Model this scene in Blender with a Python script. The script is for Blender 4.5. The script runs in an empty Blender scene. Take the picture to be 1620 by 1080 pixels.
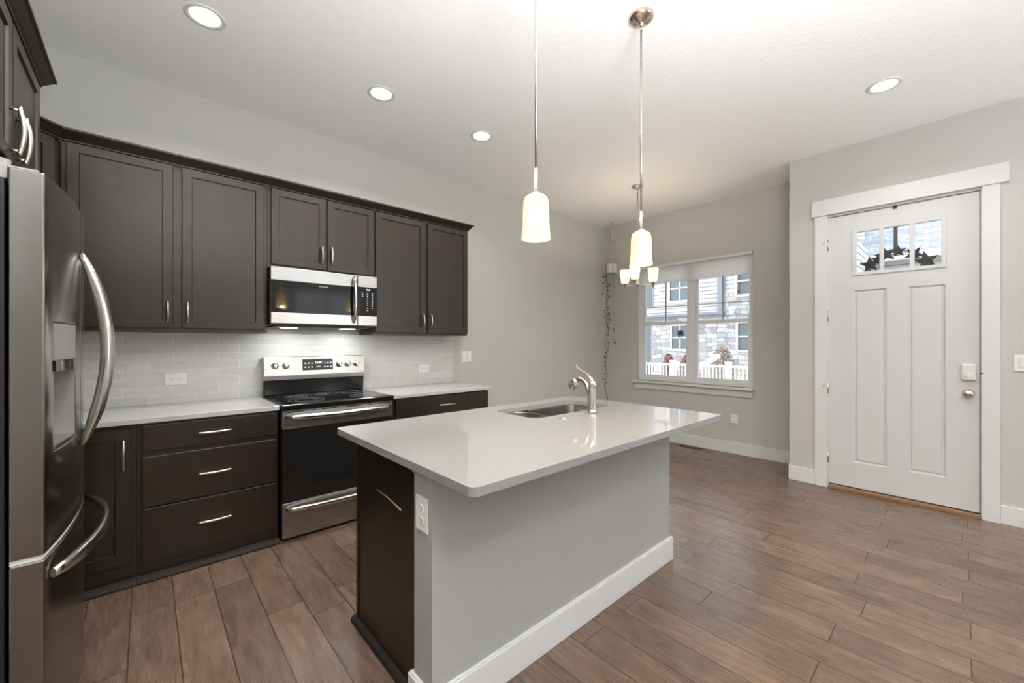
import bpy, bmesh, math, random
from mathutils import Vector, Matrix
C = bpy.context.scene.collection
SC = bpy.context.scene
R = math.radians
PI = math.pi

# ------------------------------------------------------------------ camera
cam_d = bpy.data.cameras.new('camera'); cam = bpy.data.objects.new('camera', cam_d); C.objects.link(cam)
cam.location = (0, 0, 1.3283); cam.rotation_euler = (R(90), 0, -0.7334)
cam_d.sensor_width = 36; cam_d.lens = 641.97/1620*36; cam_d.shift_y = 2.65/1620
cam_d.clip_start = 0.02; cam_d.clip_end = 200
SC.camera = cam
SC.view_settings.view_transform = 'Standard'; SC.view_settings.look = 'None'
SC.view_settings.exposure = 0.38; SC.view_settings.gamma = 1.0; SC.view_settings.use_curve_mapping = False

# ------------------------------------------------------------------ world, overcast daylight
W = bpy.data.worlds.new('world'); SC.world = W; W.use_nodes = True
bg = W.node_tree.nodes['Background']; bg.inputs[0].default_value = (0.90, 0.95, 1.0, 1); bg.inputs[1].default_value = 1.9

# room dimensions (metres)
YW, XC, XD, XL, YB, H = 3.676, 5.26, 4.684, -0.96, -4.2, 3.103
YD = 1.135            # corner of the entry wall
CT = 0.914

def area(name, loc, rot, sx, sy, power, col=(1, 1, 1), shape='RECTANGLE', spread=180, parent=None):
    l = bpy.data.lights.new(name, 'AREA'); l.shape = shape; l.size = sx
    if shape in ('RECTANGLE', 'ELLIPSE'): l.size_y = sy
    l.energy = power; l.color = col; l.spread = R(spread)
    o = bpy.data.objects.new(name, l); C.objects.link(o); o.location = loc; o.rotation_euler = rot
    return o
# added upward fill light at the unseen rear window, standing in for daylight
area('rear_fill_light', (3.4, YB+0.45, 1.30), (R(156), 0, 0), 1.5, 1.0, 55, (0.96, 0.98, 1.0), spread=150)
# daylight entering the dining window
# added upward light brightening the ceiling, in place of a bounced flash
fl = area('ceiling_fill_light', (0.5, -.5, 1.42), (0, 0, 0), .8, .8, 125, (.975, .99, 1), spread=170)
fl.rotation_euler = Vector((0, 0, 1)).to_track_quat('-Z', 'Y').to_euler()
dw = area('dining_window_portal', (5.425, 2.40, 1.60), (0, R(90), 0), 1.60, 1.50, 1); dw.data.cycles.is_portal = True

# ------------------------------------------------------------------ helpers
ORG = {}
class MB:
    def __init__(s, M=None):
        s.bm = bmesh.new(); s.M = M or Matrix()
    def v(s, p): return s.bm.verts.new(s.M @ Vector(p))
    def f(s, vs, smooth=False):
        try:
            fc = s.bm.faces.new(vs); fc.smooth = smooth; return fc
        except ValueError: return None
    def box(s, x0, x1, y0, y1, z0, z1):
        if x0 > x1: x0, x1 = x1, x0
        if y0 > y1: y0, y1 = y1, y0
        if z0 > z1: z0, z1 = z1, z0
        a = [s.v(p) for p in ((x0,y0,z0),(x1,y0,z0),(x1,y1,z0),(x0,y1,z0),(x0,y0,z1),(x1,y0,z1),(x1,y1,z1),(x0,y1,z1))]
        for q in ((0,3,2,1),(4,5,6,7),(0,1,5,4),(1,2,6,5),(2,3,7,6),(3,0,4,7)): s.f([a[i] for i in q])
        return s
    def prism(s, pts, a0, a1, axis='z', smooth=False):
        """polygon pts extruded along axis from a0 to a1"""
        def mk(p, a):
            if axis == 'z': return (p[0], p[1], a)
            if axis == 'x': return (a, p[0], p[1])
            return (p[0], a, p[1])
        A = [s.v(mk(p, a0)) for p in pts]; B = [s.v(mk(p, a1)) for p in pts]
        s.f(A[::-1]); s.f(B); n = len(pts)
        for i in range(n): s.f([A[i], A[(i+1) % n], B[(i+1) % n], B[i]], smooth)
        return s
    def loft(s, rings, cap0=True, cap1=True, smooth=True, closed=True):
        L = [[s.v(p) for p in r] for r in rings]; n = len(L[0])
        for a, b in zip(L[:-1], L[1:]):
            for i in range(n if closed else n-1):
                s.f([a[i], a[(i+1) % n], b[(i+1) % n], b[i]], smooth)
        if cap0: s.f(L[0][::-1])
        if cap1: s.f(L[-1])
        return s
    def lathe(s, prof, c=(0,0,0), axis='z', n=32, cap0=True, cap1=True, smooth=True):
        rings = []
        for r, h in prof:
            ring = []
            for i in range(n):
                a = 2*PI*i/n; u, w = max(r, 1e-5)*math.cos(a), max(r, 1e-5)*math.sin(a)
                if axis == 'z': p = (u, w, h)
                elif axis == 'x': p = (h, u, w)
                else: p = (w, h, u)
                ring.append((c[0]+p[0], c[1]+p[1], c[2]+p[2]))
            rings.append(ring)
        return s.loft(rings, cap0, cap1, smooth)
    def cyl(s, a, b, r, r2=None, n=16, smooth=True):
        return s.tube([a, b], [r, r if r2 is None else r2], n, smooth)
    def tube(s, pts, r, n=10, smooth=True, sec=None):
        P = [Vector(p) for p in pts]; k = len(P)
        rr = r if isinstance(r, (list, tuple)) else [r]*k
        T = []
        for i in range(k):
            t = (P[min(i+1, k-1)]-P[max(i-1, 0)]).normalized(); T.append(t)
        up = Vector((0,0,1)) if abs(T[0].z) < .9 else Vector((1,0,0))
        nrm = (up - T[0]*up.dot(T[0])).normalized(); rings = []
        for i in range(k):
            nrm = (nrm - T[i]*nrm.dot(T[i])).normalized(); b = T[i].cross(nrm)
            ring = []
            for j in range(n):
                a = 2*PI*(j+.5)/n; ca, sa = math.cos(a), math.sin(a)
                if sec: ca *= sec[0]; sa *= sec[1]
                ring.append(P[i]+nrm*ca*rr[i]+b*sa*rr[i])
            rings.append(ring)
        return s.loft(rings, True, True, smooth)
    def shaker(s, x0, x1, z0, z1, y, fw=.055, rec=.008, th=.02):
        o = [(x0,z0),(x1,z0),(x1,z1),(x0,z1)]
        i1 = [(x0+fw,z0+fw),(x1-fw,z0+fw),(x1-fw,z1-fw),(x0+fw,z1-fw)]
        e = .003; i2 = [(x0+fw+e,z0+fw+e),(x1-fw-e,z0+fw+e),(x1-fw-e,z1-fw-e),(x0+fw+e,z1-fw-e)]
        c = .0025; oc = [(x0+c,z0+c),(x1-c,z0+c),(x1-c,z1-c),(x0+c,z1-c)]
        Bk = [s.v((a, y+th, b)) for a, b in o]; F0 = [s.v((a, y+c, b)) for a, b in o]; F1 = [s.v((a, y, b)) for a, b in oc]
        I1 = [s.v((a, y, b)) for a, b in i1]; I2 = [s.v((a, y+rec, b)) for a, b in i2]
        for A, B in ((Bk, F0), (F0, F1), (F1, I1), (I1, I2)):
            for k in range(4): s.f([A[k], A[(k+1) % 4], B[(k+1) % 4], B[k]])
        s.f(I2); s.f(Bk[::-1]); return s
    def holes(s, x0, x1, z0, z1, y0, y1, hs):
        """slab in the local xz plane between y0 and y1 with rectangular holes (x0,x1,z0,z1)"""
        xs = sorted({x0, x1, *[h[0] for h in hs], *[h[1] for h in hs]}); zs = sorted({z0, z1, *[h[2] for h in hs], *[h[3] for h in hs]})
        def solid(i, j):
            if i < 0 or j < 0 or i >= len(xs)-1 or j >= len(zs)-1: return False
            cx, cz = (xs[i]+xs[i+1])/2, (zs[j]+zs[j+1])/2
            return not any(h[0] < cx < h[1] and h[2] < cz < h[3] for h in hs)
        VF = {}; 
        def vt(i, j, k):
            if (i,j,k) not in VF: VF[(i,j,k)] = s.v((xs[i], (y0, y1)[k], zs[j]))
            return VF[(i,j,k)]
        for i in range(len(xs)-1):
            for j in range(len(zs)-1):
                if not solid(i, j): continue
                s.f([vt(i,j,0), vt(i+1,j,0), vt(i+1,j+1,0), vt(i,j+1,0)]); s.f([vt(i,j+1,1), vt(i+1,j+1,1), vt(i+1,j,1), vt(i,j,1)])
                if not solid(i-1, j): s.f([vt(i,j,1), vt(i,j,0), vt(i,j+1,0), vt(i,j+1,1)])
                if not solid(i+1, j): s.f([vt(i+1,j,0), vt(i+1,j,1), vt(i+1,j+1,1), vt(i+1,j+1,0)])
                if not solid(i, j-1): s.f([vt(i,j,1), vt(i+1,j,1), vt(i+1,j,0), vt(i,j,0)])
                if not solid(i, j+1): s.f([vt(i,j+1,0), vt(i+1,j+1,0), vt(i+1,j+1,1), vt(i,j+1,1)])
        return s
    def build(s, name, mat, parent=None, bevel=0, label=None, kind=None, seg=2, origin=None):
        me = bpy.data.meshes.new(name)
        bmesh.ops.recalc_face_normals(s.bm, faces=s.bm.faces)
        po = ORG.get(parent.name, Vector()) if parent else Vector(origin or (0,0,0))
        bmesh.ops.translate(s.bm, verts=s.bm.verts, vec=-po)
        s.bm.to_mesh(me); s.bm.free()
        me.materials.append(M[mat] if isinstance(mat, str) else mat)
        o = bpy.data.objects.new(name, me); C.objects.link(o)
        ORG[o.name] = po
        if parent: o.parent = parent
        else: o.location = po
        if bevel:
            b = o.modifiers.new('bevel', 'BEVEL'); b.width = bevel; b.segments = seg; b.limit_method = 'ANGLE'; b.angle_limit = R(35); b.harden_normals = False
        if label: o['label'] = label
        if kind: o['kind'] = kind
        return o
def thing(name, label, cat, loc=(0,0,0), group=None, kind=None):
    o = bpy.data.objects.new(name, None); C.objects.link(o); o.location = loc; o.empty_display_size = .1
    ORG[o.name] = Vector(loc); tag(o, label, cat, group, kind); return o
def tag(o, label, cat, group=None, kind=None):
    if label: o['label'] = label
    if cat: o['category'] = cat
    if group: o['group'] = group
    if kind: o['kind'] = kind
    return o
def frame(loc, deg): return Matrix.Translation(Vector(loc)) @ Matrix.Rotation(R(deg), 4, 'Z')
def copy_tree(o, loc, label=None):
    c = o.copy(); C.objects.link(c); c.location = loc
    if label: c['label'] = label
    for ch in list(o.children):
        d = ch.copy(); C.objects.link(d); d.parent = c
        for g in list(ch.children):
            e = g.copy(); C.objects.link(e); e.parent = d
    return c
def text_mb(txt, size, Mx, depth=.0006, align='CENTER'):
    """text as a mesh in the local xz plane facing local -y"""
    cu = bpy.data.curves.new('t', 'FONT'); cu.body = txt; cu.size = size; cu.extrude = depth; cu.align_x = align; cu.align_y = 'CENTER'; cu.resolution_u = 3
    to = bpy.data.objects.new('t', cu); C.objects.link(to)
    bpy.context.view_layer.update(); dg = bpy.context.evaluated_depsgraph_get()
    me = bpy.data.meshes.new_from_object(to.evaluated_get(dg))
    mb = MB(); mb.bm.from_mesh(me); bmesh.ops.transform(mb.bm, matrix=Mx @ Matrix.Rotation(R(90), 4, 'X'), verts=mb.bm.verts)
    bpy.data.objects.remove(to); bpy.data.meshes.remove(me); bpy.data.curves.remove(cu)
    return mb

# ------------------------------------------------------------------ materials
M = {}
def new(name):
    m = bpy.data.materials.new(name); m.use_nodes = True; M[name] = m
    nt = m.node_tree; return m, nt, nt.nodes['Principled BSDF']
def N(nt, t, **k):
    n = nt.nodes.new(t)
    for a, b in k.items():
        if a.startswith('i_'):
            key = a[2:]; n.inputs[int(key) if key.isdigit() else key.replace('_', ' ')].default_value = b
        else: setattr(n, a, b)
    return n
def L(nt, a, b): nt.links.new(a, b)
def basic(name, col, rough=.5, metal=0, spec=.5, coat=0, bump=None, bstr=.1, vary=0, vscale=8, aniso=0):
    m, nt, p = new(name)
    p.inputs['Base Color'].default_value = (*col, 1); p.inputs['Roughness'].default_value = rough; p.inputs['Metallic'].default_value = metal
    p.inputs['Specular IOR Level'].default_value = spec; p.inputs['Coat Weight'].default_value = coat; p.inputs['Coat Roughness'].default_value = .08
    if aniso: p.inputs['Anisotropic'].default_value = aniso
    tc = N(nt, 'ShaderNodeTexCoord')
    if vary:
        n = N(nt, 'ShaderNodeTexNoise', i_Scale=vscale, i_Detail=4.); L(nt, tc.outputs['Object'], n.inputs['Vector'])
        mr = N(nt, 'ShaderNodeMapRange', i_3=1-vary, i_4=1+vary); L(nt, n.outputs[0], mr.inputs[0])
        mx = N(nt, 'ShaderNodeVectorMath', operation='SCALE'); mx.inputs[0].default_value = col; L(nt, mr.outputs[0], mx.inputs['Scale'])
        L(nt, mx.outputs[0], p.inputs['Base Color'])
    if bump:
        n = N(nt, 'ShaderNodeTexNoise', i_Scale=float(bump), i_Detail=3.); L(nt, tc.outputs['Object'], n.inputs['Vector'])
        b = N(nt, 'ShaderNodeBump', i_Strength=bstr, i_Distance=.004); L(nt, n.outputs[0], b.inputs['Height']); L(nt, b.outputs[0], p.inputs['Normal'])
    return m
basic('wall_paint', (.545, .540, .520), .62, bump=85, bstr=.22)
basic('island_paint', (.385, .39, .388), .60, bump=85, bstr=.30)
basic('ceiling_paint', (.93, .935, .94), .75, bump=30, bstr=.7)
basic('white_trim', (.69, .695, .70), .32)
basic('door_white', (.63, .635, .64), .38)
basic('white_plastic', (.82, .82, .81), .35)
basic('grey_slot', (.16, .155, .15), .6)
basic('nickel', (.66, .62, .57), .22, metal=1, vary=.04, vscale=30)
basic('chrome', (.72, .72, .72), .10, metal=1)
basic('champagne_nickel', (.70, .60, .48), .22, metal=1)
basic('black_enamel', (.008, .008, .009), .14, spec=.4)
basic('black_plastic', (.016, .016, .017), .4)
basic('black_glass', (.006, .006, .007), .04, spec=.4)
basic('oven_glass', (.012, .0115, .011), .24)
basic('mw_window', (.014, .0135, .0135), .06, spec=.35)
basic('dark_gap', (.006, .006, .006), .8)
basic('iron_black', (.025, .025, .028), .5, metal=.6)
basic('quartz_edge', (.5, .5, .5), .2)
basic('screen_text', (.75, .78, .8), .5)
basic('recess_grey', (.26, .255, .25), .45)
basic('rope', (.55, .43, .28), .9, vary=.2, vscale=60)
basic('pot_white', (.72, .71, .70), .5)
basic('pot_grey', (.40, .40, .41), .6)
basic('dry_vine', (.24, .17, .10), .8, vary=.3, vscale=40)
basic('dry_leaf', (.17, .14, .09), .7, vary=.35, vscale=50)
basic('shade_fabric', (.92, .92, .92), .8)
basic('vinyl_white', (.80, .80, .80), .35)
basic('vent_brown', (.16, .07, .03), .5)
basic('threshold_wood', (.30, .16, .08), .4)
basic('brown_quarter', (.018, .014, .012), .6, spec=.3)
basic('scratch_wood', (.60, .50, .40), .6)

def espresso():
    m, nt, p = new('espresso')
    tc = N(nt, 'ShaderNodeTexCoord'); mp = N(nt, 'ShaderNodeMapping'); mp.inputs['Scale'].default_value = (14, 14, 1.6)
    L(nt, tc.outputs['Object'], mp.inputs[0])
    n = N(nt, 'ShaderNodeTexNoise', i_Scale=3.2, i_Detail=8., i_Roughness=.6, i_Distortion=.4); L(nt, mp.outputs[0], n.inputs[0])
    cr = N(nt, 'ShaderNodeValToRGB'); cr.color_ramp.elements[0].position = .3; cr.color_ramp.elements[1].position = .72
    cr.color_ramp.elements[0].color = (.0082, .0055, .0043, 1); cr.color_ramp.elements[1].color = (.0175, .0118, .0091, 1)
    L(nt, n.outputs[0], cr.inputs[0]); L(nt, cr.outputs[0], p.inputs['Base Color'])
    p.inputs['Roughness'].default_value = .34; p.inputs['Specular IOR Level'].default_value = .75; p.inputs['Specular Tint'].default_value = (1, .93, .88, 1)
    n2 = N(nt, 'ShaderNodeTexNoise', i_Scale=40., i_Detail=3.); L(nt, mp.outputs[0], n2.inputs[0])
    b = N(nt, 'ShaderNodeBump', i_Strength=.06, i_Distance=.002); L(nt, n2.outputs[0], b.inputs['Height']); L(nt, b.outputs[0], p.inputs['Normal'])
espresso()

def steel(name, col, rough, axis):
    m, nt, p = new(name)
    tc = N(nt, 'ShaderNodeTexCoord'); mp = N(nt, 'ShaderNodeMapping'); mp.inputs['Scale'].default_value = axis
    L(nt, tc.outputs['Object'], mp.inputs[0])
    n = N(nt, 'ShaderNodeTexNoise', i_Scale=1., i_Detail=2.); L(nt, mp.outputs[0], n.inputs[0])
    mr = N(nt, 'ShaderNodeMapRange', i_3=rough*.85, i_4=rough*1.15); L(nt, n.outputs[0], mr.inputs[0]); L(nt, mr.outputs[0], p.inputs['Roughness'])
    p.inputs['Base Color'].default_value = (*col, 1); p.inputs['Metallic'].default_value = 1
    b = N(nt, 'ShaderNodeBump', i_Strength=.02, i_Distance=.001); L(nt, n.outputs[0], b.inputs['Height']); L(nt, b.outputs[0], p.inputs['Normal'])
steel('steel', (.50, .497, .493), .28, (4, 4, 900))
steel('steel_fridge', (.30, .285, .27), .22, (6, 6, 900))
steel('steel_sink', (.46, .445, .43), .17, (300, 300, 6))
steel('steel_handle', (.62, .62, .61), .2, (40, 40, 40))

def quartz(name, k=1):
    m, nt, p = new(name)
    tc = N(nt, 'ShaderNodeTexCoord'); n = N(nt, 'ShaderNodeTexNoise', i_Scale=180., i_Detail=2.); L(nt, tc.outputs['Object'], n.inputs[0])
    cr = N(nt, 'ShaderNodeValToRGB'); cr.color_ramp.elements[0].position = .35; cr.color_ramp.elements[1].position = .6
    cr.color_ramp.elements[0].color = (.272*k, .275*k, .280*k, 1); cr.color_ramp.elements[1].color = (.286*k, .290*k, .295*k, 1)
    L(nt, n.outputs[0], cr.inputs[0]); L(nt, cr.outputs[0], p.inputs['Base Color'])
    p.inputs['Roughness'].default_value = .055; p.inputs['Specular IOR Level'].default_value = .6
quartz('quartz'); quartz('quartz_pale', 1.75)

def tile():
    m, nt, p = new('subway_tile')
    tc = N(nt, 'ShaderNodeTexCoord'); sp = N(nt, 'ShaderNodeSeparateXYZ'); L(nt, tc.outputs['Object'], sp.inputs[0])
    ad = N(nt, 'ShaderNodeMath', operation='ADD'); ad.inputs[1].default_value = .117+2.56; L(nt, sp.outputs[0], ad.inputs[0])
    az = N(nt, 'ShaderNodeMath', operation='ADD'); az.inputs[1].default_value = -.914; L(nt, sp.outputs[2], az.inputs[0])
    cb = N(nt, 'ShaderNodeCombineXYZ'); L(nt, ad.outputs[0], cb.inputs[0]); L(nt, az.outputs[0], cb.inputs[1])
    br = N(nt, 'ShaderNodeTexBrick', offset=.5, i_Scale=1., i_Mortar_Size=.0022, i_Mortar_Smooth=.1, i_Bias=0., i_Brick_Width=.256, i_Row_Height=.0575)
    br.inputs['Color1'].default_value = (.60, .595, .58, 1); br.inputs['Color2'].default_value = (.66, .655, .64, 1); br.inputs['Mortar'].default_value = (.76, .75, .73, 1)
    L(nt, cb.outputs[0], br.inputs['Vector']); L(nt, br.outputs[0], p.inputs['Base Color'])
    mr = N(nt, 'ShaderNodeMapRange', i_3=.13, i_4=.6); L(nt, br.outputs['Fac'], mr.inputs[0]); L(nt, mr.outputs[0], p.inputs['Roughness'])
    n = N(nt, 'ShaderNodeTexNoise', i_Scale=14., i_Detail=1.); L(nt, tc.outputs['Object'], n.inputs[0])
    iv = N(nt, 'ShaderNodeMath', operation='MULTIPLY'); iv.inputs[1].default_value = -1.; L(nt, br.outputs['Fac'], iv.inputs[0])
    b1 = N(nt, 'ShaderNodeBump', i_Strength=.6, i_Distance=.0015); L(nt, iv.outputs[0], b1.inputs['Height'])
    b2 = N(nt, 'ShaderNodeBump', i_Strength=.16, i_Distance=.006); L(nt, n.outputs[0], b2.inputs['Height']); L(nt, b1.outputs[0], b2.inputs['Normal'])
    L(nt, b2.outputs[0], p.inputs['Normal'])
tile()

def hardwood():
    m, nt, p = new('hickory_planks')
    tc = N(nt, 'ShaderNodeTexCoord'); sp = N(nt, 'ShaderNodeSeparateXYZ'); L(nt, tc.outputs['Object'], sp.inputs[0])
    ay = N(nt, 'ShaderNodeMath', operation='ADD'); ay.inputs[1].default_value = 20.3; L(nt, sp.outputs[1], ay.inputs[0])
    ax = N(nt, 'ShaderNodeMath', operation='ADD'); ax.inputs[1].default_value = 9.9 - .108; L(nt, sp.outputs[0], ax.inputs[0])
    cb = N(nt, 'ShaderNodeCombineXYZ'); L(nt, ay.outputs[0], cb.inputs[0]); L(nt, ax.outputs[0], cb.inputs[1])
    br = N(nt, 'ShaderNodeTexBrick', offset=.37, offset_frequency=2, squash=.78, squash_frequency=3, i_Scale=1., i_Mortar_Size=.0024, i_Mortar_Smooth=.3, i_Bias=0., i_Brick_Width=1.15, i_Row_Height=.165)
    br.inputs['Color1'].default_value = (0, 0, 0, 1); br.inputs['Color2'].default_value = (1, 1, 1, 1); br.inputs['Mortar'].default_value = (.5, .5, .5, 1)
    L(nt, cb.outputs[0], br.inputs['Vector'])
    # grain, shifted per plank
    sh = N(nt, 'ShaderNodeVectorMath', operation='SCALE'); sh.inputs['Scale'].default_value = 13.; L(nt, br.outputs['Color'], sh.inputs[0])
    av = N(nt, 'ShaderNodeVectorMath', operation='ADD'); L(nt, tc.outputs['Object'], av.inputs[0]); L(nt, sh.outputs[0], av.inputs[1])
    mp = N(nt, 'ShaderNodeMapping'); mp.inputs['Scale'].default_value = (5.5, 1.1, 1); L(nt, av.outputs[0], mp.inputs[0])
    g = N(nt, 'ShaderNodeTexNoise', i_Scale=2.2, i_Detail=9., i_Roughness=.66, i_Distortion=1.9); L(nt, mp.outputs[0], g.inputs[0])
    mp2 = N(nt, 'ShaderNodeMapping'); mp2.inputs['Scale'].default_value = (60, 3, 1); L(nt, av.outputs[0], mp2.inputs[0])
    g2 = N(nt, 'ShaderNodeTexNoise', i_Scale=2., i_Detail=5., i_Roughness=.7); L(nt, mp2.outputs[0], g2.inputs[0])
    cr = N(nt, 'ShaderNodeValToRGB'); e = cr.color_ramp.elements
    e[0].position = .28; e[0].color = (.095, .060, .040, 1); e[1].position = .74; e[1].color = (.232, .160, .115, 1)
    e2 = e.new(.5); e2.color = (.157, .103, .071, 1); L(nt, g.outputs[0], cr.inputs[0])
    t1 = N(nt, 'ShaderNodeMapRange', i_3=.84, i_4=1.16); L(nt, br.outputs['Color'], t1.inputs[0])
    t2 = N(nt, 'ShaderNodeMapRange', i_1=.3, i_2=.7, i_3=.90, i_4=1.09); L(nt, g2.outputs[0], t2.inputs[0])
    mu = N(nt, 'ShaderNodeMath', operation='MULTIPLY'); L(nt, t1.outputs[0], mu.inputs[0]); L(nt, t2.outputs[0], mu.inputs[1])
    gap = N(nt, 'ShaderNodeMapRange', i_3=1., i_4=.3); L(nt, br.outputs['Fac'], gap.inputs[0])
    mu2 = N(nt, 'ShaderNodeMath', operation='MULTIPLY'); L(nt, mu.outputs[0], mu2.inputs[0]); L(nt, gap.outputs[0], mu2.inputs[1])
    vs = N(nt, 'ShaderNodeVectorMath', operation='SCALE'); L(nt, cr.outputs[0], vs.inputs[0]); L(nt, mu2.outputs[0], vs.inputs['Scale'])
    L(nt, vs.outputs[0], p.inputs['Base Color'])
    rr = N(nt, 'ShaderNodeMapRange', i_3=.20, i_4=.36); L(nt, g2.outputs[0], rr.inputs[0]); L(nt, rr.outputs[0], p.inputs['Roughness'])
    # hand-scraped surface and gaps
    mp3 = N(nt, 'ShaderNodeMapping'); mp3.inputs['Scale'].default_value = (16, 4, 1); L(nt, av.outputs[0], mp3.inputs[0])
    w = N(nt, 'ShaderNodeTexNoise', i_Scale=1.3, i_Detail=3.); L(nt, mp3.outputs[0], w.inputs[0])
    iv = N(nt, 'ShaderNodeMath', operation='MULTIPLY'); iv.inputs[1].default_value = -1.; L(nt, br.outputs['Fac'], iv.inputs[0])
    b1 = N(nt, 'ShaderNodeBump', i_Strength=.8, i_Distance=.002); L(nt, iv.outputs[0], b1.inputs['Height'])
    b2 = N(nt, 'ShaderNodeBump', i_Strength=.30, i_Distance=.006); L(nt, w.outputs[0], b2.inputs['Height']); L(nt, b1.outputs[0], b2.inputs['Normal'])
    b3 = N(nt, 'ShaderNodeBump', i_Strength=.12, i_Distance=.001); L(nt, g2.outputs[0], b3.inputs['Height']); L(nt, b2.outputs[0], b3.inputs['Normal'])
    L(nt, b3.outputs[0], p.inputs['Normal'])
hardwood()

def thin_glass():
    m, nt, p = new('thin_glass'); nt.nodes.remove(p); out = nt.nodes['Material Output']
    t = N(nt, 'ShaderNodeBsdfTransparent'); g = N(nt, 'ShaderNodeBsdfGlossy', i_Roughness=.02); mx = N(nt, 'ShaderNodeMixShader')
    fr = N(nt, 'ShaderNodeFresnel', i_IOR=1.35); L(nt, fr.outputs[0], mx.inputs[0]); L(nt, t.outputs[0], mx.inputs[1]); L(nt, g.outputs[0], mx.inputs[2]); L(nt, mx.outputs[0], out.inputs[0])
thin_glass()
nt = M['shade_fabric'].node_tree; p_ = nt.nodes['Principled BSDF']; tl = N(nt, 'ShaderNodeBsdfTranslucent'); tl.inputs[0].default_value = (.93, .93, .93, 1)
mx_ = N(nt, 'ShaderNodeMixShader', i_0=.5); L(nt, p_.outputs[0], mx_.inputs[1]); L(nt, tl.outputs[0], mx_.inputs[2]); L(nt, mx_.outputs[0], nt.nodes['Material Output'].inputs[0])
def opal(name, tcol):
    m, nt, p = new(name); nt.nodes.remove(p); out = nt.nodes['Material Output']
    d = N(nt, 'ShaderNodeBsdfDiffuse'); d.inputs[0].default_value = (.85, .83, .78, 1)
    t = N(nt, 'ShaderNodeBsdfTranslucent'); t.inputs[0].default_value = tcol
    g = N(nt, 'ShaderNodeBsdfGlossy', i_Roughness=.15)
    m1 = N(nt, 'ShaderNodeMixShader', i_0=.55); L(nt, d.outputs[0], m1.inputs[1]); L(nt, t.outputs[0], m1.inputs[2])
    m2 = N(nt, 'ShaderNodeMixShader', i_0=.04); L(nt, m1.outputs[0], m2.inputs[1]); L(nt, g.outputs[0], m2.inputs[2]); L(nt, m2.outputs[0], out.inputs[0])
opal('opal_glass', (.95, .83, .50, 1)); opal('opal_white', (.95, .90, .80, 1))
def emis(name, col, s):
    m, nt, p = new(name); p.inputs['Base Color'].default_value = (*col, 1); p.inputs['Emission Color'].default_value = (*col, 1); p.inputs['Emission Strength'].default_value = s
emis('bulb_glow', (1, .80, .45), 12); emis('lens_glow', (1, .90, .74), 9); emis('digits', (.85, .95, 1), 1.1)

def siding():
    m, nt, p = new('siding')
    tc = N(nt, 'ShaderNodeTexCoord'); sp = N(nt, 'ShaderNodeSeparateXYZ'); L(nt, tc.outputs['Object'], sp.inputs[0])
    a = N(nt, 'ShaderNodeMath', operation='MULTIPLY'); a.inputs[1].default_value = 1/.17; L(nt, sp.outputs[2], a.inputs[0])
    fr = N(nt, 'ShaderNodeMath', operation='FRACT'); L(nt, a.outputs[0], fr.inputs[0])
    cr = N(nt, 'ShaderNodeValToRGB'); e = cr.color_ramp.elements; e[0].position = 0; e[0].color = (.66, .65, .62, 1); e[1].position = .82; e[1].color = (.66, .65, .62, 1)
    x = e.new(.88); x.color = (.16, .17, .19, 1); L(nt, fr.outputs[0], cr.inputs[0]); L(nt, cr.outputs[0], p.inputs['Base Color'])
    b = N(nt, 'ShaderNodeBump', i_Strength=1., i_Distance=.02); b.invert = True; L(nt, fr.outputs[0], b.inputs['Height']); L(nt, b.outputs[0], p.inputs['Normal'])
    p.inputs['Roughness'].default_value = .7
siding()
def stone():
    m, nt, p = new('stone_veneer')
    tc = N(nt, 'ShaderNodeTexCoord'); sp = N(nt, 'ShaderNodeSeparateXYZ'); L(nt, tc.outputs['Object'], sp.inputs[0])
    cb = N(nt, 'ShaderNodeCombineXYZ'); ay = N(nt, 'ShaderNodeMath', operation='ADD'); ay.inputs[1].default_value = 40.; L(nt, sp.outputs[1], ay.inputs[0])
    L(nt, ay.outputs[0], cb.inputs[0]); L(nt, sp.outputs[2], cb.inputs[1])
    nz = N(nt, 'ShaderNodeTexNoise', i_Scale=1.1, i_Detail=2.); L(nt, cb.outputs[0], nz.inputs[0])
    sc = N(nt, 'ShaderNodeVectorMath', operation='SCALE'); sc.inputs['Scale'].default_value = .5; L(nt, nz.outputs['Color'], sc.inputs[0])
    av = N(nt, 'ShaderNodeVectorMath', operation='ADD'); L(nt, cb.outputs[0], av.inputs[0]); L(nt, sc.outputs[0], av.inputs[1])
    br = N(nt, 'ShaderNodeTexBrick', offset=.4, offset_frequency=2, squash=.6, squash_frequency=2, i_Scale=1., i_Mortar_Size=.012, i_Mortar_Smooth=.4, i_Brick_Width=.42, i_Row_Height=.19)
    br.inputs['Color1'].default_value = (.42, .43, .46, 1); br.inputs['Color2'].default_value = (.80, .79, .78, 1); br.inputs['Mortar'].default_value = (.26, .27, .29, 1)
    L(nt, av.outputs[0], br.inputs['Vector'])
    n2 = N(nt, 'ShaderNodeTexNoise', i_Scale=9., i_Detail=5.); L(nt, tc.outputs['Object'], n2.inputs[0])
    mr = N(nt, 'ShaderNodeMapRange', i_3=.75, i_4=1.2); L(nt, n2.outputs[0], mr.inputs[0])
    vs = N(nt, 'ShaderNodeVectorMath', operation='SCALE'); L(nt, br.outputs[0], vs.inputs[0]); L(nt, mr.outputs[0], vs.inputs['Scale']); L(nt, vs.outputs[0], p.inputs['Base Color'])
    p.inputs['Roughness'].default_value = .85
stone()
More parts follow.
